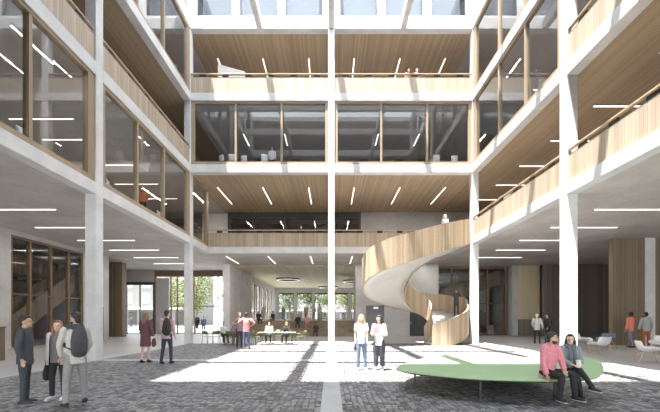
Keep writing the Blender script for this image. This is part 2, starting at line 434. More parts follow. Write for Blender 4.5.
# ------------------------------------------------------------------ balustrades
def balustrade(axis, c, segs, z, label, out):
    """timber boarded balustrade with a handrail held clear of the top; out: sign pointing to the atrium"""
    o = empty('balustrade', ((0,0,z))); tag(o, label, 'balustrade', 'timber balustrades round the atrium')
    p = MB(); r = MB()
    for a0,a1 in segs:
        if axis == 'y': p.box(c-.06,c+.06,a0,a1,0,1.03); r.box(c-.08+.02*out,c+.06+.02*out,a0,a1,1.2,1.27)
        else: p.box(a0,a1,c-.06,c+.06,0,1.03); r.box(a0,a1,c-.08+.02*out,c+.06+.02*out,1.2,1.27)
    p.build('boarded_panel', M['oak'], o); h = r.build('handrail', M['rail'], o, bevel=.015)
    for a0,a1 in segs:
        n = max(2, round((a1-a0)/1.45))
        for k in range(n):
            q = a0+(k+.5)*(a1-a0)/n
            b = MB()
            if axis == 'y': b.box(c-.012,c+.012,q-.2,q+.2,1.03,1.2)
            else: b.box(q-.2,q+.2,c-.012,c+.012,1.03,1.2)
            b.build('rail_bracket', M['dark'], o)
    return o
cr = XI+.13
balustrade('y', cr, [(YF1,YN0)], L1t, 'sunlit oak balustrade on first floor east side, close bay', -1)
balustrade('y', cr, [(YN1,YB0)], L1t, 'sunlit oak balustrade on first floor east side between two columns', -1)
balustrade('y', cr, [(YF1,YN0)], L2t, 'oak balustrade on second floor east side above the white column bay', -1)
balustrade('y', -cr, [(YF1,YN0)], L2t, 'shaded oak balustrade on second floor west side, close bay', 1)
balustrade('y', -cr, [(YN1,YB0)], L2t, 'shaded oak balustrade on second floor west side, far bay', 1)
balustrade('x', YB0+.13, [(-XI,-.2)], L3t, 'pale oak balustrade on third floor back gallery, west of centre column', -1)
balustrade('x', YB0+.13, [(.2,XI)], L3t, 'pale oak balustrade on third floor back gallery, east of centre column', -1)
balustrade('x', YG+.13, [(-XI+.05,8.7)], L1t, 'brown oak balustrade of set-back first floor gallery behind the centre column', -1)

# ------------------------------------------------------------------ linear lights
def light_proto(L, axis):
    o = empty('linear_light')
    if axis == 'x':
        MB().box(-L/2-.02,L/2+.02,-.045,.045,-.05,0).build('light_housing', M['lamp_body'], o)
        MB().box(-L/2,L/2,-.035,.035,-.07,-.05).build('light_diffuser', M['lamp'], o)
    else:
        MB().box(-.045,.045,-L/2-.02,L/2+.02,-.05,0).build('light_housing', M['lamp_body'], o)
        MB().box(-.035,.035,-L/2,L/2,-.07,-.05).build('light_diffuser', M['lamp'], o)
    ld = bpy.data.lights.new('tube', 'AREA'); ld.shape = 'RECTANGLE'; ld.energy = 6*L; ld.color = (1.0, .93, .84)
    ld.size, ld.size_y = (L, .06) if axis == 'x' else (.06, L)
    lo = bpy.data.objects.new('tube', ld); COL.objects.link(lo); lo.parent = o; lo.location = (0,0,-.08)
    return o
ORD = ['first','second','third','fourth','fifth','sixth','seventh','eighth']
PRO = {}
def light(L, axis, x, y, z, label, group):
    k = (L, axis)
    if k not in PRO: PRO[k] = o = light_proto(L, axis)
    else: o = copy_tree(PRO[k])
    o.location = (x,y,z); tag(o, label, 'ceiling light', group); return o
rows = [30.5,27.45,24.4,21.35,18.3,15.25]
for i,y in enumerate(rows):
    light(3.45,'x',-13.75,y,L1b+g,'white linear light under west concrete soffit, %s row counted from the entrance' % ORD[i],'lights under the west soffit')
    if i: light(3.45,'x',13.2,y,L1b+g,'white linear light under east concrete soffit, %s row counted from the back wall' % ORD[i-1],'lights under the east soffit')
light(3.45,'x',-13.75,12.2,L1b+g,'white linear light under west concrete soffit, row closest to the front','lights under the west soffit')
for i,y in enumerate(rows[1:5]+[15.3, 12.2]):
    light(3.45,'x',13.2,y,L2b+.012,'linear light under timber ceiling of first floor east gallery, %s row from the back' % ORD[i],'lights of the east gallery')
for i,y in enumerate((27.4, 24.4, 21.35, 18.3, 16.4)):
    light(3.0,'x',-13.6,y,L2b+g+.05,'linear light inside glazed west office, %s row from the back' % ORD[i],'lights of the west office')
for i,(x,y) in enumerate(((-11.7,12.0),(-10.2,12.0))):
    light(1.7,'y',x,y,L2b+g+.05,'short linear light in west office front bay, %s the glass' % ('away from','next to')[i],'lights of the west office')
for i,y in enumerate((21.35,18.3,15.6)):
    light(2.2,'x',13.4,y,L3b+g+.05,'linear light inside glazed second floor east room, %s row from the back' % ORD[i],'lights of the east room')
pos = {-8.1:'outer west',-4.88:'middle west',-1.62:'inner west',1.62:'inner east',4.88:'middle east',8.1:'outer east'}
for x,nm in pos.items():
    light(3.6,'y',x,26.7,L2b+.015,'%s linear light on timber ceiling of first floor back gallery' % nm,'lights of the first floor gallery')
    light(3.6,'y',x,26.7,L4b+.015,'%s linear light on timber ceiling of third floor back gallery' % nm,'lights of the third floor gallery')
    light(3.6,'y',x,28.75,L1b+g,'%s linear light under concrete gallery soffit behind centre column' % nm,'lights under the back gallery')
for x,nm in ((-6.66,'outer west'),(-3.55,'inner west'),(3.55,'inner east'),(6.66,'outer east')):
    light(1.8,'y',x,27.4,L3b+g+.05,'%s linear light in glazed second floor back room' % nm,'lights of the back room')

# ------------------------------------------------------------------ ground floor walls
struct(MB().box(-17.6,-17.3,-9,18.9,0,L1b+.1).box(-17.6,-17.3,24.45,27.2,0,L1b+.1).build('wall_stairwell', M['core']))
struct(MB().box(-17.6,-17.3,18.9,24.45,6.15,L1b+.1).build('wall_stairwell', M['core']))
struct(MB().box(-23.2,-23,15,29,0,L1b+.1).box(-23,-17.6,14.9,15.1,0,L1b+.1).box(-23,-17.6,27.0,27.2,0,L1b+.1).build('wall_stairwell', M['core']))
window('y', -17.45, 18.9, 24.45, 0, 6.15, [20.2,21.7,23.15], M['brown_frame'], M['clear'], fw=.14, mw=.13, sill=.1, head=.15, transom=(2.95,))
dr = empty('door_1'); struct(dr); box('door_leaf', -17.29,-17.24,25.2,26.5,0,2.45, M['dark_frame'], dr); box('door_handle', -17.24,-17.18,25.3,25.35,1.0,1.25, M['lamp_body'], dr)
struct(box('wall_block', -19.1,-18.0,30.1,30.75,0,L1b+.1, M['brown_slat']))
struct(box('wall_block', -22.5,-19.1,30.5,30.75,0,L1b+.1, M['core']))
# entrance glazing
window('x', 35.5, -20.9, -17.9, 0, 5.25, [-19.4], M['dark_frame'], M['clear'], fw=.15, mw=.07, sill=.06, head=.3, transom=())
struct(box('lintel', -20.9,-17.9,35.4,35.7,5.25,L1b+.1, M['office']))
window('x', 35.5, -17.9, -9.5, 0, L1b+.03, [-16.25,-15.6,-13.9,-11.5], M['brown_frame'], M['clear'], fw=.2, mw=.09, sill=.06, head=.62, transom=(2.8,))
struct(box('partition', -17.65,-16.35,35.15,35.3,0,5.6, M['office']))
# hall behind the tiers
struct(box('column', -9.6,-9.0,30.95,31.5,0,L1b+.1, M['conc']))
m = MB().box(-9.3,-9.0,31.5,39.6,0,L1b+.1)
ys = [39.6+i*2.9 for i in range(6)]
for i,y in enumerate(ys[:-1]):
    m.box(-9.3,-9.0,y+2.1,y+2.9,0,L1b+.1); m.box(-9.3,-9.0,y,y+2.1,5.65,L1b+.1)
m.box(-9.3,-9.0,ys[-1],56.2,0,L1b+.1)
struct(m.build('wall_hall', M['conc']))
for i,y in enumerate(ys[:-1]): window('y', -9.2, y, y+2.1, 1.36, 5.65, [], M['brown_frame'], M['clear'], fw=.08, fd=.12, sill=.08, head=.1)
m = MB().box(-9.3,6.2,56,56.4,5.6,L1b+.1)
xs = [-8.7+i*2.9 for i in range(6)]
for x in xs: m.box(x-.25,x+.25,56,56.4,0,5.6)
struct(m.build('wall_hall', M['conc']))
for a,b in zip(xs[:-1],xs[1:]): window('x', 56.25, a+.25, b-.25, 1.36, 5.6, [], M['brown_frame'], M['clear'], fw=.08, fd=.12, sill=.08, head=.25)
struct(box('wall_hall', 6.0,6.3,31.3,56.4,0,L1b+.1, M['conc']))
struct(MB().box(-9.3,6.3,32.0,56.4,L1b-.02,L1b+.06).box(-9.3,6.3,36.3,56.4,L1b+.06,L1t).build('ceiling_hall', M['hall_ceil']))
# concrete core with its doors
struct(MB().box(2.45,3.06,31,31.3,0,L1b+.1).box(4.7,6.95,31,31.3,0,L1b+.1).box(8.55,9.5,31,31.3,0,L1b+.1)
       .box(3.06,4.7,31,31.3,2.72,L1b+.1).box(6.95,8.55,31,31.3,2.45,L1b+.1).box(2.15,2.45,31,34,0,L1b+.1).build('wall_core', M['core']))
dr = empty('door_2'); struct(dr); box('door_leaf', 3.06,4.7,31.2,31.26,0,2.72, plain('grey_door',(0.20,0.21,0.22),.5), dr); box('door_handle', 3.2,3.25,31.14,31.2,1.0,1.3, M['lamp_body'], dr)
dr = empty('door_3'); struct(dr); box('door_leaf', 6.95,8.55,31.2,31.26,0,2.45, M['dark'], dr); box('door_handle', 7.05,7.1,31.14,31.2,1.0,1.3, M['lamp_body'], dr)
sg = tag(box('exit_sign', 3.7,4.15,30.9,30.98,2.42,2.6, M['lamp_body']), 'small lit sign fixed above grey door in concrete wall', 'sign')
box('sign_face', 3.72,4.13,30.885,30.9,2.44,2.58, M['exit'], sg)
# rear glazed stairwell (east)
window('x', 32.6, 9.5, 16.3, 0, L1b+.05, [11.2,13.0,14.5], M['brown_frame'], M['clear'], fw=.2, mw=.12, sill=.1, head=.25, transom=(2.95,))
struct(MB().box(9.3,17,37.4,37.7,0,L1b+.3).box(9.0,9.3,32.5,37.7,0,L1b+.3).box(16.5,17.0,31.9,37.7,0,L1b+.1).build('wall_stairwell', M['core']))
struct(box('ceiling_stairwell', 9,17,36,37.7,L1b+.05,L1b+.3, M['soffit']))
struct(box('wall_panel', 17.0,19.0,31.9,32.1,1.5,L1b+.1, M['pale_wood']))
struct(box('wall_panel', 17.0,19.2,31.7,32.1,0,1.5, M['dark_slat']))
struct(MB().box(19.0,XW,31.3,31.6,0,L1b+.1).build('wall_panel', M['dark_slat']))
struct(box('wall_panel', 16.8,18.72,20.9,21.2,0,L1b+.1, M['brown_slat']))
struct(box('column', 18.72,19.3,20.85,21.4,0,L1b+.1, M['conc']))
struct(box('wall_panel', 19.3,24,20.9,21.2,0,L1b+.1, M['brown_slat']))

# ------------------------------------------------------------------ straight stairs in the two glazed stairwells
def flight(o, axis, u0, u1, z0, z1, w0, w1, up=1):
    n = max(4, round(abs(z1-z0)/.17)); st = MB(); pa = MB()
    for k in range(n):
        a = u0+(u1-u0)*k/n; b = u0+(u1-u0)*(k+1)/n; z = z0+(z1-z0)*(k+1)/n
        p,q = sorted((a,b)); zl = z0+(z1-z0)*k/n-.25
        if axis == 'y': st.box(w0,w1,p,q,zl,z)
        else: st.box(p,q,w0,w1,zl,z)
    for ww in (w0-.05, w1+.05):
        def P(u,z): return (ww,u,z) if axis == 'y' else (u,ww,z)
        def Q(u,z): return (ww+.06,u,z) if axis == 'y' else (u,ww+.06,z)
        pa.hexa([P(u0,z0-.35),Q(u0,z0-.35),Q(u1,z1-.35),P(u1,z1-.35)],[P(u0,z0+1.05),Q(u0,z0+1.05),Q(u1,z1+1.05),P(u1,z1+1.05)])
    st.build('flight', M['core'], o); pa.build('stair_balustrade', M['brown_slat'], o)
st = tag(empty('straight_stair', (0,0,0)), 'brown boarded stair folding up behind the west glazed screen', 'stair')
flight(st,'y',18.2,21.2,0.0,1.75,-19.1,-17.9); flight(st,'y',21.2,25.6,1.75,4.5,-19.3,-18.0); flight(st,'y',25.6,19.5,4.5,5.2,-21.6,-20.1)
box('landing', -21.7,-17.8,25.6,26.95,4.2,4.5, M['core'], st)
st = tag(empty('straight_stair', (0,0,0)), 'brown boarded stair behind the glazed screen next to spiral stair', 'stair')
flight(st,'x',15.8,12.2,0.9,3.4,35.4,36.8); flight(st,'x',10.5,16.2,3.3,5.2,33.6,34.9)
box('landing', 9.6,12.2,33.6,36.8,3.2,3.5, M['core'], st); box('landing', 15.8,16.45,35.4,36.8,0,.9, M['core'], st)

# ------------------------------------------------------------------ tiers
ts = tag(empty('seating_steps', (0,30.4,0)), 'wide brown wooden seating steps rising to the rear hall', 'seating steps')
for k in range(4):
    MB().box(-8.98, 2.13, .9*k, .9*k+.9 if k<3 else 3.2, .34*k, .34*(k+1)).build('tier', M['step_wood'], ts)
# ring lights in the hall
def ring(x,y,label):
    o = tag(empty('ring_light', (x,y,L1b-.03)), label, 'pendant light', 'ring lights of the rear hall')
    MB().lathe([(1.32,-.42),(1.32,-.6),(1.02,-.6),(1.02,-.42),(1.32,-.42)], seg=40).build('ring_casing', M['ring'], o)
    MB().lathe([(1.28,-.6),(1.28,-.615),(1.12,-.615),(1.12,-.6),(1.28,-.6)], seg=40).build('ring_diffuser', M['ring_lamp'], o)
    for a in (0,2.1,4.2):
        MB().tube([(1.17*math.cos(a),1.17*math.sin(a),-.42),(1.17*math.cos(a),1.17*math.sin(a),0)],.008,5).build('cable', M['dark'], o)
    return o
ring(-4.75,38.4,'dark ring pendant with lit underside above the steps, west of centre column')
ring(-.4,48.2,'lit ring pendant deepest in the rear hall, partly behind centre column')
ring(2.6,40.4,'dark ring pendant near the concrete core corner, cut by the wall edge')

# ------------------------------------------------------------------ spiral stair
SP = [(8.95,22.62,8.95,24.7,6.83),(7.3,21.55,7.7,23.5,6.3),(5.83,20.65,6.4,22.6,5.78),(4.3,19.75,5.55,22.15,5.2),(3.05,19.3,5.1,22.15,4.75),(2.1,19.7,4.88,22.4,4.3),
      (1.85,21.2,4.82,22.9,3.8),(2.5,23.4,4.95,23.4,3.3),(4.1,25.1,5.25,23.8,2.85),(6.2,25.9,5.8,24.0,2.4),(8.1,25.5,6.35,24.0,2.1),
      (9.2,24.2,6.65,23.7,1.75),(8.95,22.85,6.65,23.2,1.3),(8.35,21.55,6.5,22.7,.85),(7.2,20.75,6.25,22.42,.4),(5.95,20.6,5.9,22.2,.0)]
def cr_spline(P, t):
    n = len(P)-1; i = min(int(t), n-1); f = t-i
    p = [P[max(0,i-1)],P[i],P[i+1],P[min(n,i+2)]]
    return tuple(.5*((2*b)+(c-a)*f+(2*a-5*b+4*c-d)*f*f+(3*b-a-3*c+d)*f**3) for a,b,c,d in zip(*p))
NS = 160
SS = [cr_spline(SP, (len(SP)-1)*k/NS) for k in range(NS+1)]
sp = tag(empty('spiral_stair', (5.9,22.3,0)), 'sweeping spiral stair with oak balustrades curling down to the floor', 'stair')
def rel(p): return (p[0]-5.9, p[1]-22.3, p[2])
def spiral_wall(name, side, th, top):
    mesh_v=[]; faces=[]; uvs=[]; L=0; prev=None
    n = NS+1
    for k,s in enumerate(SS):
        o,i = V((s[0],s[1])), V((s[2],s[3])); z = s[4]
        d = (o-i).normalized()
        a = o if side>0 else i-d*th; b = o-d*th if side>0 else i
        if prev is not None: L += (a-prev).length
        prev = a; zb = max(.0, z-.42); zt = z+top
        if z < .42: zb = max(0.0, min(zb, z-.42))
        mesh_v += [rel((a.x,a.y,zb)),rel((a.x,a.y,zt)),rel((b.x,b.y,zt)),rel((b.x,b.y,zb))]; uvs.append(L)
    for k in range(NS):
        for q in range(4):
            faces.append((k*4+q, (k+1)*4+q, (k+1)*4+(q+1)%4, k*4+(q+1)%4))
    faces += [(0,1,2,3), (NS*4+3,NS*4+2,NS*4+1,NS*4)]
    me = bpy.data.meshes.new(name); me.from_pydata(mesh_v,[],faces); me.update()
    uv = me.uv_layers.new(name='UVMap')
    for p in me.polygons:
        for li in p.loop_indices:
            vi = me.loops[li].vertex_index; uv.data[li].uv = (uvs[vi//4], mesh_v[vi][2])
    bm = bmesh.new(); bm.from_mesh(me); bmesh.ops.recalc_face_normals(bm, faces=bm.faces); bm.to_mesh(me); bm.free()
    me.materials.append(M['oak_uv']); return link(name, me, sp)
spiral_wall('outer_balustrade', 1, .09, 1.22)
spiral_wall('inner_balustrade', -1, .08, 1.1)
m = MB(); rws=[]
for s in SS: rws.append([rel((s[0]+(s[2]-s[0])*(.03+.94*j/6), s[1]+(s[3]-s[1])*(.03+.94*j/6), max(.01, s[4]-.40))) for j in range(7)])
so_ = solid('soffit', rws, .02, concrete('stair_soffit',(0.56,0.53,0.49),(0.66,0.63,0.59),.8), sp)
NT = 40; m = MB()
for k in range(NT):
    z = 6.83*(1-(k+1)/NT)
    # find the stretch of the stair between two riser heights
    def locate(zz):
        for a,b in zip(SS[:-1],SS[1:]):
            if a[4] >= zz >= b[4]:
                f = (a[4]-zz)/max(1e-6,a[4]-b[4]); return [a[i]+(b[i]-a[i])*f for i in range(5)]
        return list(SS[-1])
    a, b = locate(6.83-6.83*k/NT), locate(z)
    for c_ in (a, b):
        o_, i_ = V((c_[0],c_[1])), V((c_[2],c_[3])); d_ = (o_-i_).normalized(); o_ -= d_*.06; i_ += d_*.05
        c_[0],c_[1],c_[2],c_[3] = o_.x,o_.y,i_.x,i_.y
    zt = 6.83-6.83*(k+.5)/NT; zb = max(0, z-.17)
    m.hexa([rel((a[0],a[1],zb)),rel((a[2],a[3],zb)),rel((b[2],b[3],zb)),rel((b[0],b[1],zb))],[rel((a[0],a[1],zt)),rel((a[2],a[3],zt)),rel((b[2],b[3],zt)),rel((b[0],b[1],zt))])
m.build('treads', concrete('tread_concrete',(0.50,0.49,0.48),(0.62,0.61,0.60),1.2), sp)
# ------------------------------------------------------------------ people
def sweep(m, pts, rad, side=V((1,0,0)), seg=12, cap=('r','r'), a0=0.0, a1=2*PI):
    """closed tube through pts, rad = r or (lateral, depth) per point; caps round or flat"""
    pts = [V(p) for p in pts]; n = len(pts)
    rad = [r if isinstance(r, tuple) else (r, r) for r in rad]
    P, R, T = [], [], []
    tan = [(pts[min(i+1,n-1)]-pts[max(i-1,0)]).normalized() for i in range(n)]
    if cap[0] == 'r':
        d = (rad[0][0]+rad[0][1])/2
        for k in (80, 55, 28):
            s_, c_ = math.sin(math.radians(k)), math.cos(math.radians(k))
            P.append(pts[0]-tan[0]*d*s_); R.append((rad[0][0]*c_, rad[0][1]*c_)); T.append(tan[0])
    for i in range(n): P.append(pts[i]); R.append(rad[i]); T.append(tan[i])
    if cap[1] == 'r':
        d = (rad[-1][0]+rad[-1][1])/2
        for k in (28, 55, 80):
            s_, c_ = math.sin(math.radians(k)), math.cos(math.radians(k))
            P.append(pts[-1]+tan[-1]*d*s_); R.append((rad[-1][0]*c_, rad[-1][1]*c_)); T.append(tan[-1])
    b = len(m.v)
    for p, r, t in zip(P, R, T):
        u = side - t*side.dot(t)
        if u.length < .05: u = V((0,1,0)) - t*t.y
        u.normalize(); w_ = t.cross(u)
        for k in range(seg):
            a = 2*PI*k/seg
            m.v.append(tuple(p + u*math.cos(a)*r[0] + w_*math.sin(a)*r[1]))
    for i in range(len(P)-1):
        for k in range(seg):
            m.f.append((b+i*seg+k, b+i*seg+(k+1)%seg, b+(i+1)*seg+(k+1)%seg, b+(i+1)*seg+k))
    m.f.append(tuple(b+k for k in reversed(range(seg)))); m.f.append(tuple(b+(len(P)-1)*seg+k for k in range(seg)))

def ell(m, c, r, rot=None, seg=12, rings=8):
    b = len(m.v); c = V(c)
    for i in range(1, rings):
        th = PI*i/rings
        for k in range(seg):
            a = 2*PI*k/seg
            p = V((r[0]*math.sin(th)*math.cos(a), r[1]*math.sin(th)*math.sin(a), r[2]*math.cos(th)))
            if rot: p = rot @ p
            m.v.append(tuple(c+p))
    t = V((0,0,r[2])); t = rot @ t if rot else t
    m.v.append(tuple(c+t)); m.v.append(tuple(c-t)); ti, bi = len(m.v)-2, len(m.v)-1
    for i in range(rings-2):
        for k in range(seg):
            m.f.append((b+i*seg+k, b+(i+1)*seg+k, b+(i+1)*seg+(k+1)%seg, b+i*seg+(k+1)%seg))
    for k in range(seg):
        m.f.append((ti, b+k, b+(k+1)%seg)); m.f.append((bi, b+(rings-2)*seg+(k+1)%seg, b+(rings-2)*seg+k))

def skin_over(name, m, mat, vox, parent=None, smooth=2):
    """join overlapping closed pieces into one continuous surface"""
    me = bpy.data.meshes.new(name); me.from_pydata(m.v, [], m.f); me.update()
    bm = bmesh.new(); bm.from_mesh(me); bmesh.ops.recalc_face_normals(bm, faces=bm.faces); bm.to_mesh(me); bm.free()
    o = link(name, me, parent)
    r = o.modifiers.new('r', 'REMESH'); r.mode = 'VOXEL'; r.voxel_size = vox; r.use_smooth_shade = True
    if smooth:
        s = o.modifiers.new('s', 'SMOOTH'); s.factor = .5; s.iterations = smooth
    bake(o); o.data.materials.clear(); o.data.materials.append(mat)
    return o

CM = {}
def cloth(col, rough=.85):
    k = tuple(round(c,3) for c in col)
    if k not in CM: CM[k] = plain('cloth', col, rough, var=.12, scale=30)
    return CM[k]
SKIN = {'a': (0.62,0.42,0.32), 'b': (0.48,0.30,0.21), 'c': (0.22,0.13,0.09)}
SM = {k: plain('skin', c, .55, var=.05) for k, c in SKIN.items()}

def person(label, loc, rz, H=1.75, skin='a', female=False, hair=('short',(0.03,0.025,0.02)), top=None, bottom=None, shoes=(0.03,0.03,0.03), sole=None,
           pose=None, lod=1, group=None, beard=None, jacket=None, scarf=None, hood=None, held=()):
    """pose directions are (outward, forward, up) per side; the figure faces -y before turning"""
    P = dict(lean=(0,0,1), head=(0,0), ua=((.16,.03,-1),(.16,.03,-1)), fa=((.05,.22,-1),(.05,.22,-1)), th=((.04,.02,-1),(.04,.02,-1)), sh=((.02,-.03,-1),(.02,-.03,-1)), hip=None, foot=((.15,1),(.15,1)), nod=0.0)
    if pose: P.update(pose)
    k = H/1.75; vox = (.0115, .0155, .022)[lod]*k
    up = V((P['lean'][0], -P['lean'][1], P['lean'][2])).normalized()
    X = V((1,0,0)); X = (X-up*X.dot(up)).normalized(); fw = X.cross(up)*1.0     # forward
    if fw.y > 0: fw = -fw
    shw = (.152 if female else .176)*k; hpw = (.085 if female else .082)*k
    def D(v, s): return V((v[0]*s, -v[1], v[2])).normalized()
    hipc = V((0,0,0)); J = {}
    for i,s in ((0,-1),(1,1)):                                           # 0 right (x-), 1 left (x+)
        h = hipc + V((s*hpw,0,0)); kn = h + D(P['th'][i],s)*.43*k; an = kn + D(P['sh'][i],s)*.40*k
        J['h%d'%i], J['k%d'%i], J['n%d'%i] = h, kn, an
    base = P['hip'] if P['hip'] is not None else -min(J['n0'].z, J['n1'].z) + .085*k
    off = V((0,0,base)); hipc = hipc+off
    for q in list(J): J[q] = J[q]+off
    waist = hipc + up*.16*k; chest = hipc+up*.36*k; shc = hipc+up*.50*k; nb = hipc+up*.545*k
    hd = nb + (up*.75+V((0,0,.25))).normalized()*.155*k + fw*.015*k
    yaw, pitch = P['head']
    HR = Matrix.Rotation(yaw,3,'Z') @ Matrix.Rotation(-pitch,3,'X')       # pitch > 0 looks up
    def hp(x,f,z): return hd + HR @ V((x*k,-f*k,z*k))
    for i,s in ((0,-1),(1,1)):
        sh = shc + X*s*shw; el = sh + D(P['ua'][i],s)*.285*k; wr = el + D(P['fa'][i],s)*.245*k
        J['s%d'%i], J['e%d'%i], J['w%d'%i] = sh, el, wr
    # -- body: one continuous skin
    m = MB()
    sweep(m, [hipc-up*.03*k, hipc+up*.06*k, waist, chest, shc-up*.02*k, nb], [(.135*k,.10*k),(.14*k,.105*k),((.115 if female else .135)*k,.09*k),((.125 if female else .138)*k,.105*k),((.115 if female else .13)*k,.075*k),(.055*k,.055*k)], X)
    sweep(m, [nb-up*.03*k, hp(0,-.015,-.05)], [.054*k, .052*k])
    ell(m, hp(0,-.012,.025), (.076*k,.095*k,.098*k), HR, 16, 12)
    ell(m, hp(0,.03,-.052), (.056*k,.06*k,.062*k), HR)
    if lod < 2:
        sweep(m, [hp(0,.082,.012), hp(0,.108,-.022)], [.009*k,.014*k], X)
        ell(m, hp(0,.079,.03), (.05*k,.014*k,.011*k), HR); ell(m, hp(0,.079,-.058), (.024*k,.014*k,.010*k), HR); ell(m, hp(0,.072,-.088), (.024*k,.02*k,.018*k), HR)
        for s in (-1,1): ell(m, hp(s*.078,-.01,-.005), (.010*k,.02*k,.03*k), HR)
    for i,s in ((0,-1),(1,1)):
        sh,el,wr = J['s%d'%i],J['e%d'%i],J['w%d'%i]
        sweep(m, [sh, sh.lerp(el,.5), el], [.05*k,.045*k,.036*k]); sweep(m, [el, el.lerp(wr,.35), wr], [.037*k,.036*k,.025*k])
        d = (wr-el).normalized(); hdv = D(P['hand'][i],s) if 'hand' in P and P['hand'][i] else d
        wax = hdv.cross(X*s); wax = (fw - hdv*fw.dot(hdv)); wax = wax.normalized() if wax.length > .2 else up; nrm = hdv.cross(wax)*s*-1
        sweep(m, [wr, wr+hdv*.04*k, wr+hdv*.085*k], [(.024*k,.018*k),(.036*k,.015*k),(.038*k,.013*k)], wax)
        for q in range(4):
            r0 = wr + hdv*.085*k + wax*(.0285-.019*q)*k; ln = (.068,.077,.072,.056)[q]*k
            a = r0 + (hdv + nrm*.25 + wax*(.10-.07*q)).normalized()*ln*.55; bb = a + (hdv + nrm*.8).normalized()*ln*.5
            sweep(m, [r0-hdv*.015*k, a, bb], [.0092*k,.0085*k,.0072*k], wax, 8)
        t0 = wr + hdv*.03*k + wax*.03*k; t1 = t0 + (hdv*.7+wax*.7+nrm*.3).normalized()*.04*k
        sweep(m, [t0-wax*.01*k, t1, t1+(hdv+nrm*.3).normalized()*.03*k], [.012*k,.0105*k,.0085*k], wax, 8)
        h,kn,an = J['h%d'%i],J['k%d'%i],J['n%d'%i]
        sweep(m, [h, h.lerp(kn,.5), kn], [.08*k,.068*k,.048*k]); sweep(m, [kn, kn.lerp(an,.3), an], [.048*k,.05*k,.033*k])
        ft = V((P['foot'][i][0]*s,-P['foot'][i][1],P['foot'][i][2] if len(P['foot'][i])>2 else 0)).normalized(); J['f%d'%i] = ft
        dn = V((0,0,-1)) if abs(ft.z) < .3 else (V((0,0,-1))+ft*ft.z).normalized()
        J['d%d'%i] = dn
        sweep(m, [an+dn*.04*k-ft*.03*k, an+dn*.045*k+ft*.06*k, an+dn*.055*k+ft*.14*k], [.033*k,.034*k,.022*k])
    body = skin_over('person', m, SM[skin], vox)
    body.location = loc; body.rotation_euler = (0,0,rz); tag(body, label, 'person', group)
    if lod < 2:
        ey = MB()
        for s in (-1,1): ell(ey, hp(s*.032,.079,.012), (.011*k,.008*k,.008*k), HR, 8, 6)
        ey.build('eyes', CM.setdefault('eye', plain('eye',(.05,.04,.035),.2)), body, True)
        li = MB(); ell(li, hp(0,.090,-.058), (.021*k,.008*k,.007*k), HR, 10, 6); li.build('lips', CM.setdefault('lip', plain('lips',(.42,.17,.15),.5)), body, True)
    # -- trousers / skirt
    cv = vox*1.1
    if bottom:
        kind, col = bottom[0], bottom[1]; m = MB(); lo = bottom[2] if len(bottom) > 2 else 1.0
        if kind == 'skirt':
            kn = (J['k0']+J['k1'])/2; an = (J['n0']+J['n1'])/2
            end = an.lerp(kn, .15)
            sweep(m, [waist-up*.02*k, hipc, kn, end], [(.135*k,.105*k),(.175*k,.125*k),(.155*k,.125*k),(.165*k,.13*k)], X, 16, ('f','f'))
        elif kind == 'shortskirt':
            kn = (J['k0']+J['k1'])/2
            sweep(m, [waist-up*.02*k, hipc, hipc.lerp(kn,.85)], [(.135*k,.105*k),(.175*k,.125*k),(.16*k,.12*k)], X, 16, ('f','f'))
        else:
            sweep(m, [hipc-up*.05*k, hipc+up*.05*k, waist-up*.02*k], [(.146*k,.112*k),(.156*k,.118*k),(.134*k,.105*k)], X, 14, ('r','f'))
            for i in (0,1):
                h,kn,an = J['h%d'%i],J['k%d'%i],J['n%d'%i]
                e_ = an.lerp(kn, -.04 if kind == 'trousers' else .12)
                sweep(m, [h, h.lerp(kn,.5), kn], [.092*k,.08*k*lo,.06*k*lo], X, 12, ('r','r')); sweep(m, [kn, kn.lerp(an,.35), e_], [.06*k*lo,.059*k*lo,.05*k*lo], X, 12, ('r','f'))
        skin_over('trousers' if 'skirt' not in kind else 'skirt', m, cloth(col), cv, body, 1)
    if top:
        col, hem, sl, bulk = top; m = MB(); B = bulk
        low = hipc - up*hem*k
        rr = [((.165+B)*k,(.118+B)*k),((.15+B)*k,(.112+B)*k),((.160+B)*k,(.120+B)*k),((.15+B)*k,(.09+B)*k),(.066*k,.066*k)]
        pts = [low, waist, chest, shc-up*.015*k, nb]
        g_ = .88 if female else .95; rr = [(a_*g_, b_) for a_, b_ in rr]
        if hem > .2:
            pts.insert(1, hipc); rr.insert(1, ((.168+B)*g_*k,(.122+B)*k)); rr[0] = ((.175+B*1.5)*g_*k,(.13+B*1.5)*k)
        sweep(m, pts, rr, X, 16, ('f','r'))
        for i in (0,1):
            sh,el,wr = J['s%d'%i],J['e%d'%i],J['w%d'%i]
            if sl >= 1: sweep(m, [sh,sh.lerp(el,.5),el], [(.056+B)*k,(.054+B)*k,(.046+B)*k]); sweep(m, [el,el.lerp(wr,.5),el.lerp(wr,.97)], [(.046+B)*k,(.042+B)*k,(.036+B)*k], X, 12, ('r','f'))
            else: sweep(m, [sh, sh.lerp(el,sl*1.2)], [(.058+B)*k,(.056+B)*k], X, 12, ('r','f'))
        if hood: ell(m, nb-fw*.055*k+up*.0*k, (.095*k,.06*k,.065*k))
        t_ = skin_over('coat' if hem > .25 else ('hoodie' if hood else ('jacket' if sl >= 1 else 'shirt')), m, cloth(col), cv, body, 1)
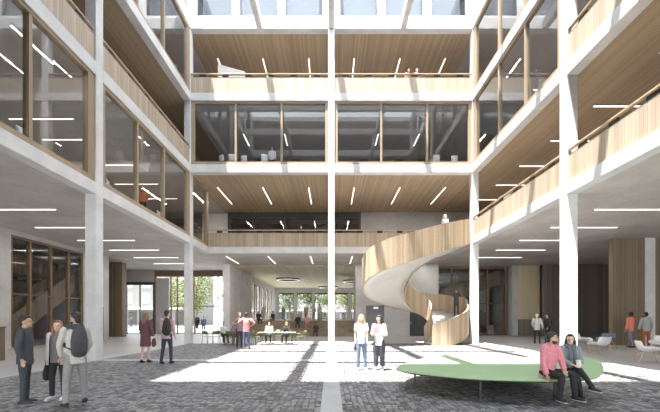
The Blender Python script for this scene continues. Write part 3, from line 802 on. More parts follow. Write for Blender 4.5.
    if jacket:                                                           # worn open over the top
        col, hem, gapang = jacket; rows_ = []
        for c_, r0, r1 in ((hipc-up*hem*k,.205,.165),(waist,.19,.155),(chest,.195,.155),(shc-up*.0*k,.185,.125),(nb,.085,.085)):
            row = []
            for q in range(21):
                a = PI/2 + gapang + (2*PI-2*gapang)*q/20                  # opens towards the front
                row.append(c_ + X*math.cos(a)*r0*k + fw*math.sin(a)*r1*k)
            rows_.append(row)
        m = MB().grid(rows_)
        jo = solid('open_jacket', rows_, .02*k, cloth(col), body); m = MB()
        for i in (0,1):
            sh,el,wr = J['s%d'%i],J['e%d'%i],J['w%d'%i]
            sweep(m, [sh,sh.lerp(el,.5),el,el.lerp(wr,.5),el.lerp(wr,.97)], [.074*k,.07*k,.06*k,.056*k,.048*k], X, 12, ('r','f'))
        so2 = MB(); so2.v, so2.f = m.v, m.f; so2.build('sleeves', cloth(col), body, True)
    if shoes:
        for i in (0,1):
            an, ft, dn = J['n%d'%i], J['f%d'%i], J['d%d'%i]; m = MB(); sd_ = ft.cross(dn).normalized()
            sweep(m, [an+dn*.035*k-ft*.035*k, an+dn*.045*k+ft*.05*k, an+dn*.055*k+ft*.15*k], [(.042*k,.045*k),(.045*k,.038*k),(.038*k,.026*k)], sd_, 12)
            sweep(m, [an+dn*.005*k, an+dn*.05*k], [.042*k,.042*k])
            s_ = skin_over('shoe', m, cloth(shoes), max(.008,vox*.8), body, 1)
            if sole:
                m = MB(); c_ = an+dn*.078*k+ft*.055*k
                sweep(m, [c_-ft*.085*k, c_+ft*.115*k], [(.042*k,.011*k),(.038*k,.011*k)], sd_, 12); m.build('sole', cloth(sole), s_, True)
    # -- hair
    st_, hc = hair[0], hair[1]; m = MB()
    if st_ != 'bald':
        ell(m, hp(0,-.030,.050), (.083*k,.090*k,.088*k), HR, 16, 12)
        if st_ == 'short': ell(m, hp(0,.03,.098), (.062*k,.055*k,.03*k), HR); ell(m, hp(0,-.065,-.02), (.066*k,.045*k,.06*k), HR)
        if st_ in ('long','verylong'):
            ln = .22 if st_ == 'long' else .34
            back = hp(0,-.085,-.02)
            sweep(m, [back+V((0,0,.04*k)), back-V((0,0,.12*k))-fw*.015*k, back-V((0,0,ln*k))-fw*.02*k], [(.078*k,.045*k),(.085*k,.045*k),(.065*k,.025*k)], HR@V((1,0,0)), 12)
            for s in (-1,1): sweep(m, [hp(s*.07,.0,.05), hp(s*.086,.005,-.06), hp(s*.088,.03,-.06)-V((0,0,(ln-.10)*k))], [.022*k,.028*k,.018*k], X, 10)
            ell(m, hp(0,.02,.10), (.06*k,.06*k,.03*k), HR)
        if st_ == 'bun': ell(m, hp(0,-.12,.07), (.045*k,.045*k,.045*k), HR); ell(m, hp(0,-.06,-.02), (.066*k,.045*k,.06*k), HR)
        if st_ == 'curly': ell(m, hp(0,-.04,.03), (.105*k,.11*k,.11*k), HR)
        skin_over('hair', m, cloth(hc,.6), max(.009,vox*.9), body, 2)
    if st_ == 'cap':
        pass
    if beard:
        m = MB(); ell(m, hp(0,.024,-.068), (.0605*k,.062*k,.052*k), HR); m.build('beard', cloth(beard), body, True)
    if scarf:
        m = MB()
        for zz,rr_ in ((.015,.088),(-.015,.10)):
            pts = [nb+up*(.02+zz)*k + X*math.cos(a)*rr_*k + fw*math.sin(a)*rr_*k for a in [2*PI*q/14 for q in range(15)]]
            sweep(m, pts, [.034*k]*15, up, 8)
        for s in (-1,1): sweep(m, [nb+fw*.10*k+X*s*.04*k, chest+fw*.15*k+X*s*.05*k, waist+up*.03*k+fw*.15*k+X*s*.05*k], [(.04*k,.02*k)]*3, X, 10)
        skin_over('scarf', m, cloth(scarf), .012*k, body, 1)
    J.update(hip=hipc, waist=waist, chest=chest, sh=shc, nb=nb, up=up, fw=fw, X=X, k=k, hd=hd)
    return body, J

def backpack(body, J, col, label, shift=0.0):
    o = empty('backpack'); o.location = body.location; o.rotation_euler = body.rotation_euler; tag(o, label, 'backpack')
    k, fw, up, X = J['k'], J['fw'], J['up'], J['X']; c = J['chest'] - fw*.23*k - up*.06*k + X*shift
    m = MB(); sweep(m, [c-up*.2*k, c, c+up*.17*k, c+up*.24*k], [(.13*k,.075*k),(.135*k,.09*k),(.11*k,.075*k),(.06*k,.05*k)], X, 16)
    skin_over('bag_body', m, cloth(col), .014*k, o, 1)
    m = MB(); q = c-fw*.09*k-up*.09*k; sweep(m, [q-up*.08*k, q+up*.05*k], [(.11*k,.035*k),(.10*k,.03*k)], X, 12); m.build('bag_pocket', cloth(tuple(x*.8 for x in col)), o, True)
    for s in ((-1,1) if not shift else (1 if shift > 0 else -1,)):
        sx = X*s*.12*k
        m = MB(); sweep(m, [c+up*.2*k+sx*.6, J['sh']+up*.075*k+sx*.95, J['chest']+fw*.155*k+sx, J['waist']+fw*.10*k+sx*1.25+up*.03*k, c-up*.15*k+sx], [(.024*k,.008*k)]*5, X, 8)
        m.build('bag_strap', cloth(col), o, True)
    return o

def carried(name, body, J, i, col, label, cat, size=(.13,.05,.16), drop=.2):
    """bag hanging from hand i"""
    o = empty(name); o.location = body.location; o.rotation_euler = body.rotation_euler; tag(o, label, cat)
    k = J['k']; d = (J['w%d'%i]-J['e%d'%i]).normalized(); h = J['w%d'%i] + d*.10*k
    c = h - V((0,0,drop+size[2]*.5)); m = MB(); sweep(m, [c-V((0,0,size[2]*.45)), c, c+V((0,0,size[2]*.5))], [(size[0]*.9,size[1]),(size[0],size[1]*1.1),(size[0]*.75,size[1]*.6)], V((0,1,0)), 14)
    skin_over('bag_body', m, cloth(col), .012, o, 1)
    m = MB(); t = c+V((0,0,size[2]*.5)); pts = [t+V((0,size[0]*.6*math.cos(a),drop*math.sin(a)*1.02)) for a in [PI*q/10 for q in range(11)]]
    m.tube(pts, .009, 6); m.build('bag_handle', cloth(col), o, True)
    return o

def pos(px, Y): return ((px-HX)/F*Y, Y, 0)
R = math.radians
def facing(deg): return R(deg)     # 0 faces the camera, 180 away, 90 turns to image right
DK = (0.028,0.028,0.032)
STAND = lambda **kw: kw
WALK = dict(th=((.03,.30,-1),(.03,-.22,-1)), sh=((.0,.02,-1),(.0,-.38,-1)), foot=((.1,1),(.1,1,-.25)))
# trio in the west corner
b1,j1 = person('young man in dark grey hooded jacket and trousers facing the red-blonde woman', pos(25,6.7), facing(112), 1.70, 'b', hair=('short',(0.02,0.018,0.016)),
   top=((0.055,0.058,0.07),.12,1,.012), bottom=('trousers',(0.045,0.05,0.058),.95), shoes=(0.05,0.05,0.055), sole=(.3,.3,.3), hood=True, lod=0,
   pose=dict(ua=((.2,-.12,-1),(.2,-.12,-1)), fa=((-.15,.2,-1),(-.15,.2,-1)), head=(R(8),R(2)), th=((.05,.03,-1),(.05,-.02,-1))))
b2,j2 = person('smiling woman with long red-blonde hair, open white jacket, grey sweater and black trousers', pos(58,7.1), facing(8), 1.60, 'a', True, hair=('verylong',(0.30,0.13,0.06)),
   top=((0.16,0.155,0.165),.1,1,.012), bottom=('trousers',(0.025,0.022,0.025),.97), shoes=(0.62,0.62,0.62), sole=(.7,.7,.7), jacket=((0.62,0.61,0.60),.14,.62), lod=0,
   pose=dict(ua=((.12,.0,-1),(.22,-.05,-1)), fa=((.05,.12,-1),(-.3,.55,-.8)), head=(R(18),R(4)), th=((.05,.05,-1),(.05,.0,-1))))
carried('handbag', b2, j2, 0, (0.03,0.028,0.03), 'small dark handbag hanging from the hand of the woman in white jacket', 'handbag', (.10,.05,.2), .08)
b3,j3 = person('man in cream jacket and light grey trousers seen from behind, wearing a charcoal backpack', pos(75.5,6.62), facing(-130), 1.77, 'b', hair=('short',(0.022,0.02,0.018)), beard=(0.03,0.025,0.02),
   top=((0.50,0.485,0.45),.13,1,.006), bottom=('trousers',(0.26,0.26,0.265),1.05), shoes=(0.035,0.033,0.033), sole=(.15,.15,.15), scarf=(0.05,0.055,0.065), lod=0,
   pose=dict(ua=((.2,.1,-1),(.22,.15,-1)), fa=((-.2,.5,-.8),(-.2,.45,-.9)), head=(R(30),R(0)), th=((.16,.22,-1),(.16,-.08,-1)), sh=((.08,.06,-1),(.06,-.16,-1))))
backpack(b3, j3, (0.06,0.062,0.07), 'charcoal backpack worn by the man in the cream jacket')
# couple walking to the entrance
b4,j4 = person('woman with long brown hair walking away in a maroon coat, bare legs and dark heels', pos(145.5,12.9), facing(172), 1.86, 'a', True, hair=('verylong',(0.20,0.13,0.085)),
   top=((0.125,0.055,0.065),.36,1,.02), bottom=None, shoes=(0.04,0.03,0.03), lod=1, pose=dict(th=((.02,.10,-1),(.0,-.08,-1)), sh=((-.02,-.02,-1),(-.03,-.18,-1)), foot=((.05,1),(.05,1,-.15)), ua=((.25,.0,-1),(.2,.1,-1)), fa=((.05,.35,-1),(-.1,.9,-.3))))
carried('handbag', b4, j4, 0, (0.09,0.04,0.04), 'dark red handbag carried by the woman in the maroon coat', 'handbag', (.13,.05,.2), .03)
b5,j5 = person('man in pink shirt and dark jeans walking away with a black backpack on one shoulder', pos(167,12.6), facing(176), 1.93, 'b', hair=('short',(0.02,0.018,0.016)),
   top=((0.56,0.36,0.41),.1,1,.01), bottom=('trousers',(0.035,0.045,0.075),.95), shoes=(0.03,0.025,0.025), lod=1,
   pose=dict(th=((.04,.14,-1),(.06,-.1,-1)), sh=((.0,.02,-1),(.02,-.25,-1)), foot=((.1,1),(.1,1,-.12)), ua=((.2,.0,-1),(.2,.1,-1)), fa=((.0,.3,-1),(-.25,.8,.35))))
backpack(b5, j5, (0.03,0.035,0.032), 'black backpack slung on one shoulder of the man in pink shirt', -.13)
# pair beside the cafe tables
b6,j6 = person('person in red shirt with hands on hips, seen from behind near the cafe tables', pos(246.5,18.4), facing(178), 1.93, 'b', hair=('short',(0.015,0.012,0.012)),
   top=((0.62,0.24,0.25),.1,.5,.012), bottom=('trousers',(0.08,0.12,0.24),1.0), shoes=(0.25,0.12,0.07), lod=1,
   pose=dict(ua=((.85,-.1,-.65),(.85,-.1,-.65)), fa=((-.75,.2,-.6),(-.75,.2,-.6)), th=((.03,.05,-1),(.07,.0,-1))))
b7,j7 = person('man in mauve shirt and dark trousers listening, facing the person in the red shirt', pos(239.5,19.1), facing(25), 1.96, 'a', hair=('short',(0.20,0.10,0.05)),
   top=((0.32,0.22,0.25),.1,.5,.012), bottom=('trousers',(0.06,0.05,0.055),1.0), shoes=(0.16,0.08,0.05), lod=1, pose=dict(ua=((.5,.2,-.9),(.2,.1,-1)), fa=((.5,.7,.3),(-.2,.7,-.4)), head=(R(20),0)))
# sunlit pair at the centre
b8,j8 = person('blonde woman in white T-shirt and faded blue jeans walking in the sun', pos(361.3,11.05), facing(-6), 1.75, 'a', True, hair=('long',(0.52,0.37,0.20)),
   top=((0.66,0.66,0.68),.08,.55,.006), bottom=('trousers',(0.13,0.17,0.25),.97), shoes=(0.68,0.68,0.68), sole=(.7,.7,.7), lod=0,
   pose=dict(ua=((.14,-.05,-1),(.12,.02,-1)), fa=((.0,.05,-1),(.0,.2,-1)), th=((.02,.06,-1),(.06,.0,-1)), sh=((.02,-.05,-1),(.05,-.02,-1)), head=(R(6),R(-6))))
carried('handbag', b8, j8, 0, (0.05,0.05,0.05), 'black pouch in the hand of the blonde woman in white', 'bag', (.06,.04,.14), .0)
b9,j9 = person('dark-haired woman in white cardigan and wide charcoal trousers holding a pink book', pos(379,11.0), facing(-22), 1.73, 'a', True, hair=('long',(0.02,0.018,0.02)),
   top=((0.66,0.66,0.66),.13,1,.018), bottom=('culotte',(0.07,0.07,0.085),1.45), shoes=(0.62,0.62,0.6), sole=(.7,.7,.7), lod=0,
   pose=dict(ua=((.2,.1,-1),(.25,.15,-1)), fa=((-.55,.75,.15),(-.5,.8,.1)), th=((.02,.03,-1),(.04,.0,-1)), head=(R(-18),R(-10))))
bk = empty('book'); bk.location = b9.location; bk.rotation_euler = b9.rotation_euler; tag(bk, 'pink book held to the chest of the woman in white cardigan', 'book')
c = (j9['w0']+j9['w1'])/2 + j9['fw']*.06
MB().box(c.x-.10,c.x+.06,c.y-.025,c.y+.015,c.z-.02,c.z+.2).build('book_pages', cloth((.7,.68,.62)), bk); MB().box(c.x-.105,c.x+.065,c.y-.035,c.y-.025,c.z-.025,c.z+.205).build('book_cover', cloth((.55,.22,.26)), bk)
# two seated on the green bench
SEAT = .47
b10,j10 = person('bearded man in pink hooded sweatshirt and black trousers sitting on the green bench', (4.24,6.88,0), facing(18), 1.70, 'b', hair=('short',(0.025,0.022,0.02)), beard=(0.035,0.028,0.024),
   top=((0.62,0.24,0.29),.10,1,.014), bottom=('trousers',(0.018,0.018,0.022),1.05), shoes=(0.02,0.02,0.022), sole=(.55,.55,.55), hood=True, lod=0,
   pose=dict(hip=SEAT+.105, lean=(.02,.14,1), th=((.12,1,-.02),(.16,1,.03)), sh=((.05,-.10,-1),(-.02,.14,-1)), ua=((.22,.12,-1),(.14,.25,-1)), fa=((.0,.35,-1),(-.5,.6,-.55)), head=(R(48),R(0)), foot=((.2,1),(.1,1))))
b11,j11 = person('woman with long black hair, grey jacket and scarf sitting cross-legged on the green bench', (4.82,7.1,0), facing(-10), 1.57, 'a', True, hair=('long',(0.018,0.016,0.018)),
   top=((0.23,0.25,0.26),.10,1,.02), bottom=('trousers',(0.018,0.018,0.02),.98), shoes=(0.02,0.02,0.022), sole=(.5,.5,.5), scarf=(0.11,0.13,0.15), lod=0,
   pose=dict(hip=SEAT+.105, lean=(0,.06,1), th=((-.10,1,-.10),(-.16,1,.20)), sh=((-.18,.06,-1),(.42,.32,-.80)), ua=((.15,.25,-1),(.15,.22,-1)), fa=((-.35,.85,-.15),(-.4,.85,-.12)), head=(R(-22),R(2)), foot=((.1,1),(.55,.8,-.1))))
cup = empty('paper_cup'); cup.location = b11.location; cup.rotation_euler = b11.rotation_euler; tag(cup, 'white takeaway cup held by the woman on the green bench', 'cup')
c = (j11['w0']+j11['w1'])/2 + j11['fw']*.10
MB().lathe([(0,-.05),(.03,-.05),(.04,.07),(0,.07)], c, 16).build('cup_body', M['white'], cup, True); MB().lathe([(0,.07),(.043,.07),(.043,.085),(.035,.095),(0,.095)], c, 16).build('cup_lid', M['shell'], cup, True)
# east side
b12,j12 = person('person with white hair and pale grey jacket carrying a satchel, standing before dark slats', pos(537,22.2), facing(150), 1.90, 'a', hair=('short',(0.60,0.58,0.52)),
   top=((0.50,0.50,0.50),.12,1,.015), bottom=('trousers',DK,.9), shoes=DK, lod=1, pose=dict(ua=((.3,.0,-1),(.2,.1,-1)), fa=((.1,.4,-.9),(-.2,.6,-.6)), th=((.1,.12,-1),(.06,-.06,-1))))
carried('satchel', b12, j12, 1, (0.03,0.03,0.03), 'dark satchel beside the person in pale grey jacket', 'bag', (.17,.07,.26), .0)
b13,j13 = person('person all in black with long dark hair facing the person in pale grey jacket', pos(547.5,22.3), facing(-70), 1.88, 'a', True, hair=('long',(0.03,0.02,0.018)),
   top=((0.03,0.03,0.035),.12,1,.015), bottom=('trousers',DK,.9), shoes=DK, lod=1, pose=dict(fa=((-.2,.6,-.7),(-.2,.5,-.7))))
b14,j14 = person('person in coral sweater and grey jeans stepping past the brown panel', pos(630.5,19.25), facing(-160), 1.98, 'c', hair=('curly',(0.02,0.016,0.014)),
   top=((0.66,0.20,0.14),.1,1,.01), bottom=('trousers',(0.20,0.22,0.25),.95), shoes=DK, lod=1, pose=dict(th=((.02,.22,-1),(.02,-.16,-1)), sh=((0,-.02,-1),(0,-.3,-1)), foot=((.1,1),(.1,1,-.15))))
b15,j15 = person('man in grey jacket and rust-coloured trousers standing in front of the concrete pier', pos(646,19.0), facing(178), 1.96, 'c', hair=('short',(0.02,0.016,0.014)),
   top=((0.33,0.35,0.34),.1,1,.02), bottom=('trousers',(0.33,0.10,0.035),1.1), shoes=(0.1,0.06,0.04), lod=1, pose=dict(ua=((.35,.0,-1),(.3,.05,-1)), fa=((.1,.3,-1),(.0,.3,-1)), th=((.1,.0,-1),(.1,.02,-1))))
# on the spiral stair
b16,j16 = person('man in dark grey T-shirt walking down the spiral stair', (8.55,23.95,1.79), facing(-25), 1.80, 'b', hair=('short',(0.02,0.018,0.016)),
   top=((0.055,0.065,0.075),.1,.5,.008), bottom=('trousers',(0.05,0.05,0.055),1.0), shoes=DK, lod=1, pose=dict(ua=((.25,.05,-1),(.3,.0,-1)), fa=((.05,.2,-1),(.2,.15,-1)), th=((.04,.1,-1),(.04,.0,-1))))
b17,j17 = person('person in white blouse at the top of the spiral stair behind its balustrade', (7.1,21.82,6.232), facing(20), 1.86, 'a', True, hair=('long',(0.5,0.4,0.28)),
   top=((0.70,0.69,0.68),.12,1,.01), bottom=('trousers',(0.4,0.4,0.4),.9), shoes=DK, lod=2)
# galleries
for (x,y,z),lab,hc,tc in (((5.02,22.73,L3t),'person at third floor handrail, the one closer to the centre column',(0.30,0.12,0.06),(0.5,0.3,0.2)),((5.55,22.73,L3t),'person at third floor handrail, the one farther from the centre column',(0.35,0.14,0.07),(0.25,0.2,0.2)),
        ((-2.26,26.15,L1t),'red-haired person in black on the first floor gallery behind its rail',(0.20,0.07,0.035),(0.03,0.03,0.03)),
        ((-9.75,18.1,L1t),'person in orange top standing behind glazing of the west office',(0.10,0.05,0.03),(0.50,0.16,0.06)),
        ((-4.0,23.6,L2t),'person in white shirt seen from behind in the second floor back room',(0.5,0.45,0.4),(0.62,0.62,0.62))):
    person(lab,(x,y,z),facing(180 if 'behind in' in lab else 15),1.70 if y != 22.73 else 1.80,'a',hair=('short',hc),top=(tc,.1,1,.012),bottom=('trousers',DK,1.0),shoes=DK,lod=2)
# plaza walkers
for px,Y,f,lab,tc,hh in ((197,38.5,0,'person in black top and dark skirt walking on the plaza outside the entrance',(0.02,0.02,0.025),2.0),(203.5,38.0,10,'person in blue-grey jacket walking on the plaza outside the entrance',(0.12,0.14,0.20),1.8),
        (131,44,160,'person in dark coat on the plaza seen through the entrance doors',(0.03,0.03,0.04),1.8),(154,37.5,180,'person in black just outside the doors beside the partition',(0.02,0.02,0.02),1.9),(237,40,0,'person in grey outside beyond the concrete pier',(.1,.1,.1),1.8)):
    if px == 237: continue
    person(lab, pos(px,Y), facing(f), hh, 'b', hair=('short',(0.02,0.02,0.02)), top=(tc,.12,1,.015), bottom=('trousers',(0.05,0.05,0.06),1.0), shoes=DK, lod=2)
# rear hall and cafe
SIT = lambda h: dict(hip=h+.10, lean=(0,.1,1), th=((.12,1,-.02),(.12,1,-.02)), sh=((.02,.05,-1),(.02,.05,-1)), ua=((.15,.3,-1),(.15,.3,-1)), fa=((-.3,.85,-.1),(-.3,.85,-.1)))
HZ = 1.36
for px,Y,z,f,lab,tc,bc,hc,seat,skn in (
    (298,32.45,.68,0,'man in black seated mid-way up the wooden steps, beside a person in pink',(0.02,0.02,0.025),(0.05,0.05,0.06),(0.02,0.02,0.02),.34,'b'),
    (307,32.45,.68,10,'person in pale pink seated mid-way up the wooden steps',(0.55,0.30,0.33),(0.45,0.25,0.27),(0.30,0.16,0.08),.34,'a'),
    (316,30.75,0.0,-5,'person in dark brown seated on the lowest wooden step near centre column',(0.07,0.035,0.03),(0.06,0.03,0.03),(0.03,0.02,0.02),.34,'c'),
    (258.5,33.4,1.02,30,'person in black seated on top step, the one nearer the concrete hall wall',(0.02,0.02,0.022),(0.03,0.03,0.04),(0.02,0.02,0.02),.34,'b'),
    (273.5,33.4,1.02,-40,'person in black with brown trousers seated on the top step, farther from hall wall',(0.02,0.02,0.022),(0.16,0.07,0.06),(0.02,0.02,0.02),.34,'b'),
    (269.5,22.6,0,0,'dark-haired person with white scarf seated behind the long cafe table',(0.50,0.49,0.45),(0.04,0.05,0.05),(0.05,0.03,0.02),.45,'a'),
    (287,22.6,0,-15,'red-haired person in black seated at the long cafe table end',(0.02,0.02,0.025),(0.03,0.03,0.03),(0.30,0.10,0.04),.45,'a'),
    (236,22.9,0,15,'person in mauve-grey top seated among the green chairs',(0.24,0.20,0.23),(0.2,0.17,0.19),(0.05,0.03,0.03),.45,'b'),
    (223,22.5,0,40,'person with black hair and white top seated at the small cafe table',(0.55,0.55,0.57),(0.05,0.05,0.06),(0.015,0.015,0.015),.45,'a')):
    person(lab, ((px-HX)/F*Y, Y, z), facing(f), 1.78, skn, hair=('long' if 'dark-haired' in lab or 'red-haired' in lab or 'pink' in lab else 'short',hc), top=(tc,.1,1,.012), bottom=('trousers',bc,1.0), shoes=DK, lod=2, pose=SIT(seat))
for px,Y,z,f,lab,tc,bc,hc in (
    (263.5,40,HZ,0,'person in pale top standing in the hall behind two seated people in black',(0.50,0.42,0.40),(0.3,0.3,0.33),(0.10,0.06,0.04)),
    (283.5,44,HZ,20,'person in grey standing at the hall window west of the high table',(0.25,0.28,0.28),(0.15,0.15,0.16),(0.03,0.03,0.03)),
    (306,40.5,HZ,10,'person in yellow standing behind the middle of the high table',(0.55,0.45,0.25),(0.2,0.2,0.2),(0.08,0.05,0.03)),
    (314,40.5,HZ,-10,'person in white blouse standing at the high table',(0.62,0.56,0.52),(0.45,0.4,0.36),(0.05,0.03,0.03)),
    (319.5,38.0,HZ,160,'tall person in pale blue shirt standing at the end of the high table',(0.38,0.42,0.55),(0.40,0.40,0.38),(0.04,0.03,0.03)),
    (320.5,32.6,.68,0,'person in green dress stepping down the wooden steps',(0.20,0.26,0.16),(0.25,0.22,0.18),(0.12,0.08,0.05))):
    person(lab, ((px-HX)/F*Y, Y, z), facing(f), 1.8, 'a', hair=('short',hc), top=(tc,.1,1,.012), bottom=('trousers',bc,1.0), shoes=DK, lod=2)
# ------------------------------------------------------------------ green bench
OUT = [(1.5,7.95),(1.95,7.40),(2.5,6.98),(3.05,6.75),(3.65,6.65),(4.3,6.62),(4.95,6.75),(5.5,7.1),(5.85,7.6),(5.97,8.2),(5.93,8.8),(5.75,9.3),(5.75,9.9),(5.7,10.7),(5.55,11.5),(5.0,12.0),(4.3,11.8),(3.5,11.0),(2.7,10.2),(2.05,9.4),(1.65,8.6)]
def closed_spline(P, n):
    out = []; m = len(P)
    for i in range(m):
        p = [P[(i+j-1)%m] for j in range(4)]
        for q in range(n):
            f = q/n; out.append(tuple(.5*((2*b)+(c-a)*f+(2*a-5*b+4*c-d)*f*f+(3*b-a-3*c+d)*f**3) for a,b,c,d in zip(*p)))
    return out
pl = closed_spline(OUT, 5)
cx, cy = sum(p[0] for p in pl)/len(pl), sum(p[1] for p in pl)/len(pl)
be = tag(empty('bench', (cx,cy,0)), 'large free-form green upholstered bench on thin dark legs', 'bench')
def inset(d): return [((x-cx)*(1-d/max(.5,math.hypot(x-cx,y-cy))), (y-cy)*(1-d/max(.5,math.hypot(x-cx,y-cy)))) for x,y in pl]
def lift(x, y):                                   # invented curl of the east lobe, raised so it stays in shade
    t = min(1, max(0, (x+cx-5.15)/1.05)); return .32*t*t*(3-2*t)*min(1, max(0, (10.4-(y+cy))/1.2))
def shell_body(name, off, z0, z1, r, mat):
    ed_ = inset(off); n0 = len(ed_); rows_ = []
    for f in (.06,.25,.45,.65,.8,.92): rows_.append([(x*f,y*f,z0+lift(x*f,y*f)) for x,y in ed_])
    for f,z in ((.985,z0+r*.3),(1.0,(z0+z1)/2),(.985,z1-r*.3)): rows_.append([(x*f,y*f,z+lift(x*f,y*f)) for x,y in ed_])
    for f in (.92,.8,.65,.45,.25,.06): rows_.append([(x*f,y*f,z1+lift(x*f,y*f)) for x,y in ed_])
    mb = MB().grid(rows_, True); last = len(rows_)-1
    mb.f.append(tuple(reversed(range(n0)))); mb.f.append(tuple(last*n0+k for k in range(n0)))
    return mb.build(name, mat, be, True)
shell_body('bench_seat', 0, .425, .47, .012, M['green'])
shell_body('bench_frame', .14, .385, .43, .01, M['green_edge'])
for x,y in ((1.98,8.3),(3.0,7.05),(4.6,7.2),(5.4,8.4),(5.1,11.4),(3.2,10.2),(4.2,9.2)):
    MB().box(x-cx-.02,x-cx+.02,y-cy-.02,y-cy+.02,0,.40).build('bench_leg', M['dark'], be)

# ------------------------------------------------------------------ cafe furniture
def cafe_chair():
    o = empty('cafe_chair')
    rows_ = [[(x, y, .45+.012*math.cos(x*7)-.02*((y)**2)*6) for x in (-.21,-.1,0,.1,.21)] for y in (-.21,-.1,0,.1,.2)]
    solid('seat', rows_, .014, M['olive'], o)
    rows_ = [[(x, .235+.05*(z-.6)-.06*abs(x)**1.5*2, z) for x in (-.21,-.1,0,.1,.21)] for z in (.62,.70,.78,.83)]
    solid('backrest', rows_, .014, M['olive'], o)
    for sx in (-1,1):
        MB().tube([(sx*.22,-.24,0),(sx*.205,-.2,.45)], .012, 6).build('leg', M['olive'], o)
        MB().tube([(sx*.22,.27,0),(sx*.205,.2,.45),(sx*.21,.245,.8)], .012, 6).build('leg', M['olive'], o)
        MB().tube([(sx*.215,-.2,.45),(sx*.24,-.17,.65),(sx*.24,.18,.66),(sx*.21,.24,.66)], .011, 6).build('armrest', M['olive'], o)
    return o
def cafe_table(L, W):
    o = empty('cafe_table')
    MB().box(-L/2,L/2,-W/2,W/2,.715,.74).build('tabletop', M['pale_green'], o, bevel=.006)
    for sx in (-1,1):
        x = sx*(L/2-.18)
        MB().tube([(x-sx*.05,-W/2+.05,0),(x,-.1,.72)],.016,6).tube([(x-sx*.05,W/2-.05,0),(x,.1,.72)],.016,6).build('leg', M['olive'], o)
        MB().tube([(x-sx*.05,-W/2+.05,.05),(x-sx*.05,W/2-.05,.05)],.012,6).build('stretcher', M['olive'], o)
    return o
chair0 = None
def put_chair(x, y, deg, label):
    global chair0
    if chair0 is None: chair0 = c = cafe_chair()
    else: c = copy_tree(chair0)
    c.location = (x,y,0); c.rotation_euler = (0,0,R(deg)); tag(c, label, 'chair', 'olive cafe chairs'); return c
for px,Y,d,lab in ((207.5,21.9,-20,'olive metal chair standing first beside the corner column'),(216.5,21.9,10,'olive metal chair second from the corner column'),(229,21.0,185,'olive metal chair tucked close at the small cafe table'),
        (223.5,22.5,250,'olive metal chair under the person with black hair and white top'),(236,23.0,195,'olive metal chair under the person in mauve-grey top'),(236.5,21.0,20,'olive metal chair with its back to the pair standing by the tables'),
        (252,21.0,15,'olive metal chair just past the person in red shirt'),(256.5,21.9,-60,'olive metal chair at west end of the long table'),(270,22.75,180,'olive metal chair under the person with white scarf'),
        (287,22.75,165,'olive metal chair under the red-haired person in black'),(278,22.9,180,'empty olive metal chair behind the middle of the long table'),(298,21.8,80,'olive metal chair at east end of long table'),(302,22.8,120,'olive metal chair set apart, closest to the seating steps')):
    p = pos(px, Y); put_chair(p[0], p[1], d+180, lab)
t = cafe_table(.9,.7); t.location = pos(230,21.95); tag(t, 'small pale green cafe table among olive chairs', 'table', 'cafe tables')
t = cafe_table(2.3,.8); t.location = pos(277,21.7); tag(t, 'long pale green cafe table with trestle legs in the sun edge', 'table', 'cafe tables')
t = tag(empty('high_table', ((306-HX)/F*39.5,39.5,HZ)), 'long high oak table in the rear hall before the windows', 'table')
MB().box(-1.6,1.6,-.4,.4,1.0,1.06).build('tabletop', M['leg_wood'], t)
for sx in (-1,1):
    for sy in (-1,1): MB().box(sx*1.45-.04,sx*1.45+.04,sy*.3-.04,sy*.3+.04,0,1.0).build('leg', M['leg_wood'], t)
st0 = None
for i in range(5):
    if st0 is None:
        st0 = o = empty('bar_stool')
        MB().lathe([(0,.70),(.17,.70),(.18,.73),(.16,.76),(0,.76)], seg=16).build('seat', M['leg_wood'], o, True)
        for a in range(4):
            an = PI/4+a*PI/2; MB().tube([(.22*math.cos(an),.22*math.sin(an),0),(.1*math.cos(an),.1*math.sin(an),.7)],.015,6).build('leg', M['leg_wood'], o)
        MB().tube([(.17*math.cos(q*PI/6),.17*math.sin(q*PI/6),.28) for q in range(13)],.01,6).build('footrest', M['dark'], o)
    else: o = copy_tree(st0)
    o.location = ((306-HX)/F*39.5-1.3+.65*i, 38.85, HZ); tag(o, 'wooden bar stool at the high table, %s from the hall wall' % ORD[i], 'stool', 'bar stools at the high table')

# ------------------------------------------------------------------ lounge chairs
def lounge(mat):
    o = empty('lounge_chair')
    prof = [(-.36,.40),(-.30,.435),(-.1,.42),(.12,.40),(.24,.43),(.30,.52),(.345,.66),(.375,.80)]     # (y, z) front to back
    rows_ = []
    for i,(y,z) in enumerate(prof):
        row = []
        for q in range(9):
            s = (q-4)/4; wd = .36 if i < 5 else .35-.01*(i-5)
            lift = (abs(s)**3)*(.17 if 1 <= i <= 4 else (.06 if i == 0 else .02)); pull = (abs(s)**2.5)*(.0 if i < 4 else -.12)
            row.append((s*wd, y+pull, z+lift))
        rows_.append(row)
    sh = solid('shell', rows_, .035, mat, o)
    md = sh.modifiers.new('s','SUBSURF'); md.levels = md.render_levels = 1; bake(sh)
    for sx in (-1,1):
        for y0,y1 in ((-.34,-.2),(.34,.16)):
            MB().tube([(sx*.32,y0,0),(sx*.2,y1,.40)], [.013,.02], 8).build('leg', M['leg_wood'], o, True)
    MB().tube([(-.2,-.2,.39),(.2,-.2,.39)],.014,6).tube([(-.2,.16,.385),(.2,.16,.385)],.014,6).build('seat_rail', M['leg_wood'], o)
    return o
lw = lounge(M['shell']); first = True
for px,Y,d,lab in ((600,15.7,-170,'white shell lounge chair turned its back, beside the white column'),(648,12.9,62,'white shell lounge chair in profile on the sunlit floor edge'),(583,18.6,40,'white shell lounge chair right behind the white column'),(661,16.4,-60,'white shell lounge chair by the concrete pier with rust-trousered man')):
    o = lw if first else copy_tree(lw); first = False
    o.location = pos(px,Y); o.rotation_euler = (0,0,R(d)); tag(o, lab, 'chair', 'white lounge chairs')
